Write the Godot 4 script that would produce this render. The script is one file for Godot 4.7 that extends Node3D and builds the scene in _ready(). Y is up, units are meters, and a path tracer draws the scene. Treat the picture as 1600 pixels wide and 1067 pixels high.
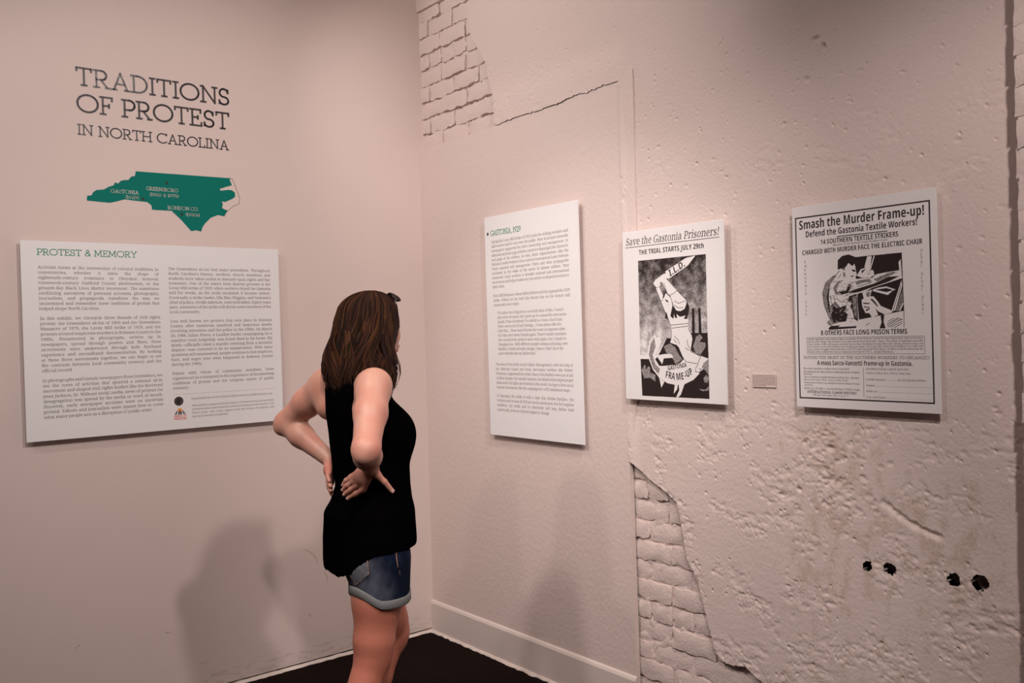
extends Node3D
# A corner of a gallery: smooth wall z = 0 (left), old plaster and brick wall x = 0 (right), corner at the origin.
const CEILING := 3.8
var mats := {}
var used := {}
var rng := RandomNumberGenerator.new()
var fonts := {}
var glyphs := {}

# ------------------------------------------------------------------ set-up
func _ready() -> void:
	rng.seed = 11
	var cam := Camera3D.new()
	cam.name = "camera"
	cam.fov = 41.32
	cam.position = Vector3(-2.574, 1.53, 3.939)
	cam.rotation = Vector3(-0.00932, -0.67361, -0.02918)
	cam.near = 0.05
	cam.far = 60.0
	add_child(cam)
	cam.current = true
	var we := WorldEnvironment.new()
	we.name = "environment"
	var e := Environment.new()
	e.background_mode = Environment.BG_COLOR
	e.background_color = Color(0.02, 0.018, 0.016)
	e.tonemap_mode = Environment.TONE_MAPPER_LINEAR
	e.tonemap_exposure = 1.0
	e.sdfgi_enabled = true
	e.ssao_enabled = true
	e.ssil_enabled = true
	we.environment = e
	add_child(we)
	make_materials()
	# track spotlights: position, aim, energy, cone
	var lamp_spots := [
		[Vector3(-1.1, 3.42, 3.45), Vector3(-1.28, 0.8, 0.0), 3.5, 40.0, "black track spotlight aimed at the title wall"],
		[Vector3(-3.32, 3.42, 1.55), Vector3(0.0, 0.5, 0.65), 1.5, 32.0, "black track spotlight aimed at the tall text panel"],
		[Vector3(-3.12, 3.42, 2.7), Vector3(-0.09, 1.13, 0.41), 1.2, 55.0, "black track spotlight aimed at the room corner"],
		[Vector3(-2.43, 3.42, 1.67), Vector3(0.0, 0.5, 1.14), 2.9, 28.0, "black track spotlight aimed at the foot of the brick wall"],
		[Vector3(-2.4, 3.42, 4.4), Vector3(0.0, 0.30, 2.70), 5.2, 34.0, "black track spotlight aimed at the two printed posters"],
		[Vector3(-1.5, 3.42, 0.8), Vector3(0.0, 2.70, 0.84), 1.35, 46.0, "black track spotlight aimed at the bare bricks near the corner"],
		[Vector3(-2.2, 3.42, 3.6), Vector3(-1.25, 1.0, 0.0), 3.0, 34.0, "black track spotlight aimed at the wide text panel"],
	]
	for l in lamp_spots:
		track_spotlight(l[0], l[1], l[2], l[3], l[4])
	room()
	wall_right()
	pilaster()
	title_lettering()
	state_map()
	text_panel()
	tall_panel()
	sword_poster()
	arrest_poster()
	caption_label()
	person()
	sunglasses()

# ------------------------------------------------------------------ helpers
func lin(r: float, g: float, b: float) -> Color:
	return Color(r / 255.0, g / 255.0, b / 255.0).srgb_to_linear()

func mat(called: String, c: Color, rough := 0.8) -> StandardMaterial3D:
	var m := StandardMaterial3D.new()
	m.resource_name = called
	m.albedo_color = c
	m.roughness = rough
	mats[called] = m
	return m

func noise_tex(freq: float, normal: bool, strength := 4.0, sd := 1, size := 512) -> NoiseTexture2D:
	var n := FastNoiseLite.new()
	n.seed = sd
	n.noise_type = FastNoiseLite.TYPE_SIMPLEX_SMOOTH
	n.frequency = freq
	n.fractal_octaves = 4
	var t := NoiseTexture2D.new()
	t.width = size
	t.height = size
	t.seamless = true
	t.noise = n
	t.as_normal_map = normal
	t.bump_strength = strength
	return t

func bumpy(m: StandardMaterial3D, freq: float, per_metre: float, scale: float, strength := 4.0) -> void:
	m.normal_enabled = true
	m.normal_texture = noise_tex(freq, true, strength)
	m.normal_scale = scale
	m.uv1_triplanar = true
	m.uv1_world_triplanar = true
	m.uv1_scale = Vector3.ONE * per_metre

func make_materials() -> void:
	var wall_paint := Color8(222, 205, 199)
	var m := mat("wall_paint", wall_paint, 0.62)
	bumpy(m, 0.04, 1.6, 0.18)
	m = mat("plaster_paint", wall_paint, 0.75)
	m.vertex_color_use_as_albedo = true
	bumpy(m, 0.05, 2.2, 0.22, 5.0)
	m = mat("brick_paint", wall_paint, 0.72)
	bumpy(m, 0.04, 3.0, 0.4, 5.0)
	mat("trim_paint", Color8(222, 209, 202), 0.5)
	mat("caulk", Color8(220, 207, 198), 0.8)
	m = mat("floor_dark", Color8(20, 9, 8), 0.7)
	m.metallic_specular = 0.15
	bumpy(m, 0.05, 2.5, 0.4)
	mat("ceiling_paint", Color8(150, 138, 130), 0.9)
	mat("board_white", Color8(237, 236, 237), 0.55)
	mat("vinyl_charcoal", Color8(60, 53, 55), 0.42)
	m = mat("vinyl_wrinkled", Color8(60, 53, 55), 0.3)
	m.metallic_specular = 0.9
	m.normal_enabled = true
	m.normal_texture = noise_tex(0.05, true, 8.0, 5, 256)
	m.normal_scale = 0.3
	m.uv1_triplanar = true
	m.uv1_scale = Vector3.ONE * 9.0
	m = mat("vinyl_teal", Color8(0, 118, 106), 0.6)
	m.metallic_specular = 0.25
	mat("vinyl_coast", Color8(128, 122, 112), 0.5)
	mat("vinyl_white", Color8(222, 214, 206), 0.5)
	mat("vinyl_black", Color8(22, 18, 18), 0.5)
	mat("label_film", Color8(216, 199, 192), 0.6)
	mat("lamp_black", Color8(18, 18, 18), 0.45)
	m = mat("lamp_glow", Color8(255, 240, 225), 0.4)
	m.emission_enabled = true
	m.emission = Color8(255, 226, 205)
	m.emission_energy_multiplier = 6.0
	m = mat("skin", Color.WHITE, 0.5)
	m.vertex_color_use_as_albedo = true
	m.subsurf_scatter_enabled = true
	m.subsurf_scatter_strength = 0.12
	m = mat("black_knit", Color8(5, 4, 5), 1.0)
	m.metallic_specular = 0.03
	m = mat("denim", Color.WHITE, 0.95)
	m.metallic_specular = 0.2
	m.vertex_color_use_as_albedo = true
	bumpy(m, 0.09, 14.0, 0.5, 5.0)
	m = mat("denim_inside", Color8(108, 110, 110), 0.9)
	bumpy(m, 0.09, 14.0, 0.5, 5.0)
	mat("denim_pocket", Color8(80, 81, 88), 0.9)
	mat("thread", Color8(176, 128, 84), 0.8)
	m = mat("hair", Color.WHITE, 0.5)
	m.metallic_specular = 0.35
	m.vertex_color_use_as_albedo = true
	mat("shoe_black", Color8(20, 18, 18), 0.5)
	m = mat("tortoise_frame", Color8(34, 18, 12), 0.4)
	m = mat("brown_lens", Color8(48, 26, 18), 0.08)

func numbered(called: String) -> String:
	used[called] = used.get(called, 0) + 1
	return called if used[called] == 1 else "%s_%03d" % [called, used[called] - 1]

func thing(called: String, label: String, category: String, at := Vector3.ZERO, group := "") -> Node3D:
	var o := Node3D.new()
	o.name = numbered(called)
	add_child(o)
	o.position = at
	tag(o, label, category, group)
	return o

func tag(o: Node, label: String, category: String, group := "", kind := "") -> void:
	o.set_meta("label", label)
	o.set_meta("category", category)
	if group:
		o.set_meta("group", group)
	if kind:
		o.set_meta("kind", kind)

func part(called: String, mesh: Mesh, m: Material, parent: Node, at := Vector3.ZERO) -> MeshInstance3D:
	var o := MeshInstance3D.new()
	o.name = called if parent != self else numbered(called)
	o.mesh = mesh
	o.material_override = m
	parent.add_child(o, true)
	o.position = at
	return o

func box_mesh(a: Vector3, b: Vector3, bevel := 0.0) -> ArrayMesh:
	var st := SurfaceTool.new()
	st.begin(Mesh.PRIMITIVE_TRIANGLES)
	if bevel <= 0.0:
		add_box(st, a, b)
	else:
		add_bevel_box(st, a, b, bevel)
	st.generate_normals()
	return st.commit()

func quad(st: SurfaceTool, a: Vector3, b: Vector3, c: Vector3, d: Vector3) -> void:
	# corners counter-clockwise as seen from outside
	for v in [a, c, b, a, d, c]:
		st.add_vertex(v)

func add_box(st: SurfaceTool, a: Vector3, b: Vector3) -> void:
	st.set_smooth_group(-1)
	quad(st, Vector3(a.x, a.y, b.z), Vector3(b.x, a.y, b.z), Vector3(b.x, b.y, b.z), Vector3(a.x, b.y, b.z))
	quad(st, Vector3(b.x, a.y, a.z), Vector3(a.x, a.y, a.z), Vector3(a.x, b.y, a.z), Vector3(b.x, b.y, a.z))
	quad(st, Vector3(b.x, a.y, b.z), Vector3(b.x, a.y, a.z), Vector3(b.x, b.y, a.z), Vector3(b.x, b.y, b.z))
	quad(st, Vector3(a.x, a.y, a.z), Vector3(a.x, a.y, b.z), Vector3(a.x, b.y, b.z), Vector3(a.x, b.y, a.z))
	quad(st, Vector3(a.x, b.y, b.z), Vector3(b.x, b.y, b.z), Vector3(b.x, b.y, a.z), Vector3(a.x, b.y, a.z))
	quad(st, Vector3(a.x, a.y, a.z), Vector3(b.x, a.y, a.z), Vector3(b.x, a.y, b.z), Vector3(a.x, a.y, b.z))

func add_bevel_box(st: SurfaceTool, a: Vector3, b: Vector3, r: float) -> void:
	# a box whose 12 edges are chamfered: the hull of three shrunken boxes
	st.set_smooth_group(-1)
	var c := (a + b) / 2.0
	var h := (b - a) / 2.0
	for ax in 3:
		for s in [-1.0, 1.0]:
			var u := (ax + 1) % 3
			var v := (ax + 2) % 3
			var p := []
			for k in [[-1, -1], [1, -1], [1, 1], [-1, 1]]:
				var q := Vector3.ZERO
				q[ax] = s * h[ax]
				q[u] = k[0] * (h[u] - r)
				q[v] = k[1] * (h[v] - r)
				p.append(c + q)
			if s > 0:
				quad(st, p[0], p[1], p[2], p[3])
			else:
				quad(st, p[3], p[2], p[1], p[0])
	for ax in 3:
		var u := (ax + 1) % 3
		var v := (ax + 2) % 3
		for su in [-1.0, 1.0]:
			for sv in [-1.0, 1.0]:
				var p := []
				for k in [[-1, 0], [1, 0], [1, 1], [-1, 1]]:
					var q := Vector3.ZERO
					q[ax] = k[0] * (h[ax] - r)
					q[u] = su * (h[u] - (r if k[1] == 1 else 0.0))
					q[v] = sv * (h[v] - (0.0 if k[1] == 1 else r))
					p.append(c + q)
				if su * sv > 0:
					quad(st, p[3], p[2], p[1], p[0])
				else:
					quad(st, p[0], p[1], p[2], p[3])
	for sx in [-1.0, 1.0]:
		for sy in [-1.0, 1.0]:
			for sz in [-1.0, 1.0]:
				var s := Vector3(sx, sy, sz)
				var p0 := c + s * Vector3(h.x, h.y - r, h.z - r)
				var p1 := c + s * Vector3(h.x - r, h.y, h.z - r)
				var p2 := c + s * Vector3(h.x - r, h.y - r, h.z)
				var order := [p0, p2, p1] if sx * sy * sz > 0 else [p0, p1, p2]
				for q in order:
					st.add_vertex(q)

func tube(st: SurfaceTool, pts: Array, radii: Array, sides := 8, cap := true) -> void:
	var rings := []
	var up := Vector3.UP
	for i in pts.size():
		var t: Vector3 = (pts[min(i + 1, pts.size() - 1)] - pts[max(i - 1, 0)]).normalized()
		if absf(t.dot(up)) > 0.97:
			up = Vector3.RIGHT
		var a := t.cross(up).normalized()
		var b := a.cross(t).normalized()
		up = b
		var ring := []
		for k in sides:
			var w := TAU * k / sides
			ring.append(pts[i] + (a * cos(w) + b * sin(w)) * radii[i])
		rings.append(ring)
	st.set_smooth_group(0)
	for i in pts.size() - 1:
		for k in sides:
			var n := (k + 1) % sides
			quad(st, rings[i][k], rings[i][n], rings[i + 1][n], rings[i + 1][k])
	if cap:
		st.set_smooth_group(-1)
		for k in range(1, sides - 1):
			for v in [rings[0][0], rings[0][k], rings[0][k + 1]]:
				st.add_vertex(v)
			for v in [rings[-1][0], rings[-1][k + 1], rings[-1][k]]:
				st.add_vertex(v)

func tube_mesh(pts: Array, radii: Array, sides := 8) -> ArrayMesh:
	var st := SurfaceTool.new()
	st.begin(Mesh.PRIMITIVE_TRIANGLES)
	tube(st, pts, radii, sides)
	st.generate_normals()
	return st.commit()

# ------------------------------------------------------------------ lamps
func track_spotlight(at: Vector3, aim: Vector3, energy: float, cone: float, label: String) -> void:
	var o := thing("track_spotlight", label, "spotlight", at, "track spotlights under the ceiling")
	var d := (aim - at).normalized()
	part("stem", tube_mesh([Vector3(0, CEILING - at.y, 0), Vector3(0, 0.02, 0)], [0.012, 0.012]), mats.lamp_black, o)
	part("can", tube_mesh([-d * 0.10, -d * 0.08, d * 0.04, d * 0.05], [0.03, 0.05, 0.055, 0.055], 20), mats.lamp_black, o)
	part("lamp_face", tube_mesh([d * 0.05, d * 0.056], [0.05, 0.05], 20), mats.lamp_glow, o)
	var s := SpotLight3D.new()
	s.name = "light"
	o.add_child(s)
	s.position = d * 0.075
	s.look_at_from_position(at + d * 0.075, aim, Vector3.UP)
	s.light_color = Color8(253, 239, 233)
	s.light_energy = energy
	s.spot_range = 14.0
	s.spot_attenuation = 2.0
	s.spot_angle = cone
	s.spot_angle_attenuation = 0.6
	s.light_size = 0.07
	s.shadow_enabled = true

# ------------------------------------------------------------------ room
func structure(called: String, mesh: Mesh, m: Material, label: String, category: String) -> MeshInstance3D:
	var o := part(called, mesh, m, self)
	tag(o, label, category, "", "structure")
	return o

func room() -> void:
	# left wall: a smooth painted sheet that stops 18 mm above the floor
	var sc := Canvas.new(2.5, 1.6, 420.0, Color8(222, 205, 199))
	wall_scuffs(sc)
	var st := SurfaceTool.new()
	st.begin(Mesh.PRIMITIVE_TRIANGLES)
	add_box(st, Vector3(-6.6, 0.018, -0.05), Vector3(0.36, CEILING, -0.002))
	st.generate_normals()
	structure("wall_left", st.commit(), mats.wall_paint, "smooth pinkish white painted wall that carries the exhibition title", "wall")
	# its painted face, with scuffs near the floor
	st = SurfaceTool.new()
	st.begin(Mesh.PRIMITIVE_TRIANGLES)
	var xs := [-6.6, -2.5, 0.36]
	var ys := [0.018, 1.6, CEILING]
	st.set_smooth_group(-1)
	for i in 2:
		for j in 2:
			for v in [[i, j], [i + 1, j + 1], [i + 1, j], [i, j], [i, j + 1], [i + 1, j + 1]]:
				var x: float = xs[v[0]]
				var y: float = ys[v[1]]
				st.set_uv(Vector2(clampf((x + 2.5) / 2.5, 0.002, 0.998), clampf(1.0 - y / 1.6, 0.002, 0.998)))
				st.add_vertex(Vector3(x, y, 0.0))
	st.generate_normals()
	var fm := mat("left_wall_face", Color.WHITE, 0.6)
	fm.albedo_texture = sc.texture()
	fm.texture_repeat = false
	part("painted_face", st.commit(), fm, get_node("wall_left"))
	part("sill_backing", box_mesh(Vector3(-6.6, 0.0, -0.2), Vector3(0.5, CEILING, -0.05)), mats.wall_paint, get_node("wall_left"))
	structure("floor", box_mesh(Vector3(-6.6, -0.2, -0.2), Vector3(0.5, 0.0, 7.2)), mats.floor_dark, "nearly black dull floor with pale specks along the walls", "floor")
	structure("ceiling", box_mesh(Vector3(-6.6, CEILING, -0.2), Vector3(0.5, CEILING + 0.2, 7.2)), mats.ceiling_paint, "grey ceiling above the gallery corner", "ceiling")
	structure("wall_back", box_mesh(Vector3(-6.6, 0.0, 7.0), Vector3(0.5, CEILING, 7.2)), mats.wall_paint, "plain painted wall facing the title wall", "wall")
	structure("wall_opposite", box_mesh(Vector3(-6.8, 0.0, -0.2), Vector3(-6.6, CEILING, 7.2)), mats.wall_paint, "plain painted wall facing the brick and plaster wall", "wall")
	# baseboard on the right wall, its top edge sloped
	var bb := SurfaceTool.new()
	bb.begin(Mesh.PRIMITIVE_TRIANGLES)
	bb.set_smooth_group(-1)
	var prof := [Vector2(-0.004, 0.0), Vector2(-0.018, 0.0), Vector2(-0.018, 0.148), Vector2(-0.013, 0.158), Vector2(-0.004, 0.165)]
	for i in prof.size() - 1:
		var p: Vector2 = prof[i]
		var q: Vector2 = prof[i + 1]
		quad(bb, Vector3(p.x, p.y, 0.0), Vector3(p.x, p.y, 1.448), Vector3(q.x, q.y, 1.448), Vector3(q.x, q.y, 0.0))
	for i in range(1, prof.size() - 1):
		for k in [0, i, i + 1]:
			bb.add_vertex(Vector3(prof[k].x, prof[k].y, 1.448))
	bb.generate_normals()
	structure("baseboard_right", bb.commit(), mats.trim_paint, "painted baseboard under the tall text panel", "baseboard")
	# ragged strips of old paint and caulk where walls meet floor
	structure("trim_1", caulk_strip(3.2, true), mats.caulk, "ragged off-white paint strip between title wall and floor", "trim")
	structure("trim_2", caulk_strip(1.5, false), mats.caulk, "ragged off-white paint strip under the baseboard", "trim")

func caulk_strip(length: float, left: bool) -> ArrayMesh:
	var st := SurfaceTool.new()
	st.begin(Mesh.PRIMITIVE_TRIANGLES)
	var n := FastNoiseLite.new()
	n.seed = 7 if left else 9
	n.frequency = 14.0
	n.fractal_octaves = 3
	var steps := int(length / 0.01)
	var prev := []
	for i in steps + 1:
		var s := i * 0.01
		var w := 0.010 + 0.009 * clampf(n.get_noise_1d(s) + 0.25, -0.4, 1.3)
		var hgt := 0.011 + 0.003 * n.get_noise_1d(s + 40.0)
		var row := []
		for p in [Vector2(-0.01, hgt), Vector2(0.003, hgt), Vector2(w * 0.7, 0.006), Vector2(w, 0.0005)]:
			if left:
				row.append(Vector3(-s, p.y, p.x))
			else:
				row.append(Vector3(-0.018 - p.x, p.y, s))
		if prev:
			st.set_smooth_group(0)
			for k in 3:
				quad(st, prev[k], prev[k + 1], row[k + 1], row[k])
		prev = row
	st.generate_normals()
	return st.commit()

func wall_scuffs(c: Canvas) -> void:
	var ink := Color8(176, 156, 148)
	# thin rubbed arcs and dashes
	for a in [[1.52, 0.55, 0.10, 0.2, 1.2], [1.60, 0.44, 0.06, -0.2, 0.7], [1.56, 0.24, 0.02, 0.0, 1.0], [1.0, 0.30, 0.03, 1.0, 1.6], [0.72, 0.33, 0.04, 2.0, 2.5]]:
		var pts := PackedVector2Array()
		for i in 9:
			var t: float = lerpf(a[3], a[4], i / 8.0)
			pts.append(Vector2(a[0] + cos(t) * a[2], 1.6 - a[1] + a[2] - sin(t) * a[2]))
		c.stroke(pts, 0.0028, ink)
	var n := FastNoiseLite.new()
	n.seed = 21
	n.frequency = 0.06
	n.fractal_octaves = 4
	# grey mop smears just above the floor
	for y in range(c.h - 60, c.h - 7):
		for x in range(int(c.w * 0.45), c.w):
			var v := n.get_noise_2d(x * 0.35, y * 2.2)
			if v > 0.14 + 0.5 * (c.h - y) / 60.0 - 0.1:
				c.blend(x, y, Color8(186, 170, 160), 0.4)

# ------------------------------------------------------------------ right wall
func in_poly(p: Vector2, poly: PackedVector2Array) -> bool:
	return Geometry2D.is_point_in_polygon(p, poly)

func wall_right() -> void:
	var root := Node3D.new()
	root.name = "wall_right"
	add_child(root)
	tag(root, "old painted plaster and brick wall with boarded lower half by the corner", "wall", "", "structure")
	# polygons as (z, y)
	var low := PackedVector2Array([Vector2(1.30, -0.1), Vector2(1.30, 1.03), Vector2(1.449, 1.006), Vector2(1.531, 0.952), Vector2(1.605, 0.917), Vector2(1.671, 0.878), Vector2(1.695, 0.772), Vector2(1.713, 0.674), Vector2(1.764, 0.600), Vector2(1.777, 0.545), Vector2(1.801, 0.467), Vector2(1.833, 0.360), Vector2(1.858, 0.338), Vector2(1.897, 0.329), Vector2(1.966, 0.340), Vector2(2.003, 0.318), Vector2(2.06, 0.29), Vector2(2.10, 0.20), Vector2(2.12, -0.1)])
	var high := PackedVector2Array([Vector2(-0.2, 2.48), Vector2(-0.2, 3.4), Vector2(0.45, 3.4), Vector2(0.455, 3.10), Vector2(0.437, 3.05), Vector2(0.458, 2.972), Vector2(0.475, 2.93), Vector2(0.533, 2.849), Vector2(0.579, 2.783), Vector2(0.583, 2.735), Vector2(0.609, 2.66), Vector2(0.635, 2.593), Vector2(0.636, 2.48)])
	part("backing", box_mesh(Vector3(0.36, 0.0, -0.05), Vector3(0.5, CEILING, 7.0)), mats.brick_paint, root)
	part("upper_plaster", box_mesh(Vector3(0.0, 3.195, 0.0), Vector3(0.12, CEILING, 2.96)), mats.wall_paint, root)
	part("far_plaster", box_mesh(Vector3(0.0, 0.0, 3.25), Vector3(0.12, CEILING, 7.0)), mats.wall_paint, root)
	# the boarded lower half: one sheet, its edge leaning a little
	var sh := SurfaceTool.new()
	sh.begin(Mesh.PRIMITIVE_TRIANGLES)
	sh.set_smooth_group(-1)
	var f := -0.005
	var g := 0.014
	var e := [Vector2(0.0, 0.0), Vector2(1.448, 0.0), Vector2(1.440, 1.0), Vector2(1.508, 1.35), Vector2(1.512, 2.535), Vector2(0.645, 2.535), Vector2(0.630, 2.485), Vector2(0.0, 2.485)]
	for k in range(1, 7):
		for v in [e[0], e[k], e[k + 1]]:
			sh.add_vertex(Vector3(f, v.y, v.x))
	for k in range(1, 7):
		quad(sh, Vector3(f, e[k].y, e[k].x), Vector3(g, e[k].y, e[k].x), Vector3(g, e[k + 1].y, e[k + 1].x), Vector3(f, e[k + 1].y, e[k + 1].x))
	sh.generate_normals()
	part("board_sheet", sh.commit(), mats.wall_paint, root)
	# bricks in the two bare patches
	var variants := []
	for k in 5:
		variants.append(brick_mesh(0.204, 0.067, 31 + k))
	var half := brick_mesh(0.098, 0.067, 77)
	part("mortar_bed", mortar_mesh(-0.05, 0.68, 2.47, 3.2, 0.031), mats.brick_paint, root)
	part("mortar_bed", mortar_mesh(1.42, 2.16, 0.0, 1.04, 0.030), mats.brick_paint, root)
	lay_bricks(root, variants, half, high, Vector2(-0.03, 2.478), Vector2(0.66, 3.2), 0.082, 0.016)
	lay_bricks(root, variants, half, low, Vector2(1.40, 0.0), Vector2(2.16, 1.03), 0.0785, 0.022)
	# deep drilled holes (z, y, radius)
	var holes := [Vector3(2.434, 0.780, 0.0135), Vector3(2.507, 0.787, 0.0175), Vector3(2.699, 0.790, 0.0170), Vector3(2.773, 0.796, 0.0215)]
	part("plaster", plaster_mesh(low, high, holes), mats.plaster_paint, root)
	for h in holes:
		var pts := []
		var rad := []
		for k in 8:
			pts.append(Vector3(0.004 + 0.045 * k, h.y - 0.004 * k, h.x))
			rad.append(h.z * (1.22 - 0.05 * k))
		var lining := SurfaceTool.new()
		lining.begin(Mesh.PRIMITIVE_TRIANGLES)
		pts.append(pts[-1] + Vector3(0.002, 0, 0))
		rad.append(0.0005)
		tube(lining, pts, rad, 14, false)
		lining.generate_normals()
		part("hole_lining", lining.commit(), mats.brick_paint, root)

func mortar_mesh(z0: float, z1: float, y0: float, y1: float, x: float) -> ArrayMesh:
	var n := FastNoiseLite.new()
	n.seed = 3
	n.frequency = 18.0
	n.fractal_octaves = 3
	var st := SurfaceTool.new()
	st.begin(Mesh.PRIMITIVE_TRIANGLES)
	st.set_smooth_group(0)
	var nz := int((z1 - z0) / 0.015)
	var ny := int((y1 - y0) / 0.015)
	var pt := func(i: int, j: int) -> Vector3:
		var z: float = lerpf(z0, z1, float(i) / nz)
		var y: float = lerpf(y0, y1, float(j) / ny)
		return Vector3(x + 0.014 * n.get_noise_2d(z, y), y, z)
	for i in nz:
		for j in ny:
			quad(st, pt.call(i, j), pt.call(i + 1, j), pt.call(i + 1, j + 1), pt.call(i, j + 1))
	st.generate_normals()
	return st.commit()

func brick_mesh(length: float, height: float, sd: int, ragged := 0.012) -> ArrayMesh:
	# faces -x, centred on y and z
	var n := FastNoiseLite.new()
	n.seed = sd
	n.frequency = 16.0
	n.fractal_octaves = 2
	var st := SurfaceTool.new()
	st.begin(Mesh.PRIMITIVE_TRIANGLES)
	st.set_smooth_group(0)
	var nz := 8
	var ny := 4
	var g := []
	for j in ny + 1:
		var row := []
		for i in nz + 1:
			var z := (float(i) / nz - 0.5) * length
			var y := (float(j) / ny - 0.5) * height
			var d := 0.004 * n.get_noise_2d(z, y)
			if i == 0 or i == nz or j == 0 or j == ny:
				d += 0.0035
				z += ragged * n.get_noise_2d(y + 3.0, z)
				y += 0.010 * n.get_noise_2d(z + 5.0, y)
			row.append(Vector3(d, y, z))
		g.append(row)
	for j in ny:
		for i in nz:
			quad(st, g[j][i], g[j][i + 1], g[j + 1][i + 1], g[j + 1][i])
	var rim := []
	for i in nz + 1:
		rim.append(g[0][i])
	for j in range(1, ny + 1):
		rim.append(g[j][nz])
	for i in range(nz - 1, -1, -1):
		rim.append(g[ny][i])
	for j in range(ny - 1, 0, -1):
		rim.append(g[j][0])
	st.set_smooth_group(1)
	for k in rim.size():
		var a: Vector3 = rim[k]
		var b: Vector3 = rim[(k + 1) % rim.size()]
		quad(st, Vector3(0.06, a.y, a.z), Vector3(0.06, b.y, b.z), b, a)
	st.generate_normals()
	return st.commit()

func lay_bricks(root: Node, variants: Array, half: Mesh, poly: PackedVector2Array, lo: Vector2, hi: Vector2, pitch: float, x: float) -> void:
	var course := 0
	var y := lo.y + pitch * 0.5
	while y < hi.y:
		var z := lo.x + (0.0 if course % 2 == 0 else -0.107)
		var k := 0
		while z < hi.x:
			var use_half := course % 6 == 5
			var l := 0.107 if use_half else 0.214
			var c := Vector2(z + l * 0.5, y)
			var hit := false
			for s in [Vector2(0, 0), Vector2(-l * 0.5, 0), Vector2(l * 0.5, 0), Vector2(0, pitch * 0.5), Vector2(0, -pitch * 0.5), Vector2(l * 0.5, -pitch * 0.5)]:
				hit = hit or in_poly(c + s, poly)
			if hit:
				var m: Mesh = half if use_half else variants[rng.randi() % variants.size()]
				var b := part("brick", m, mats.brick_paint, root, Vector3(x + rng.randf_range(-0.004, 0.004), y + rng.randf_range(-0.003, 0.003), c.x))
				b.rotation = Vector3(rng.randf_range(-0.012, 0.012), rng.randf_range(-0.02, 0.02), 0.0)
				b.scale = Vector3(1.0, pitch / 0.0785 * rng.randf_range(0.97, 1.06), rng.randf_range(0.97, 1.03))
			z += l
			k += 1
		y += pitch
		course += 1

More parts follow.
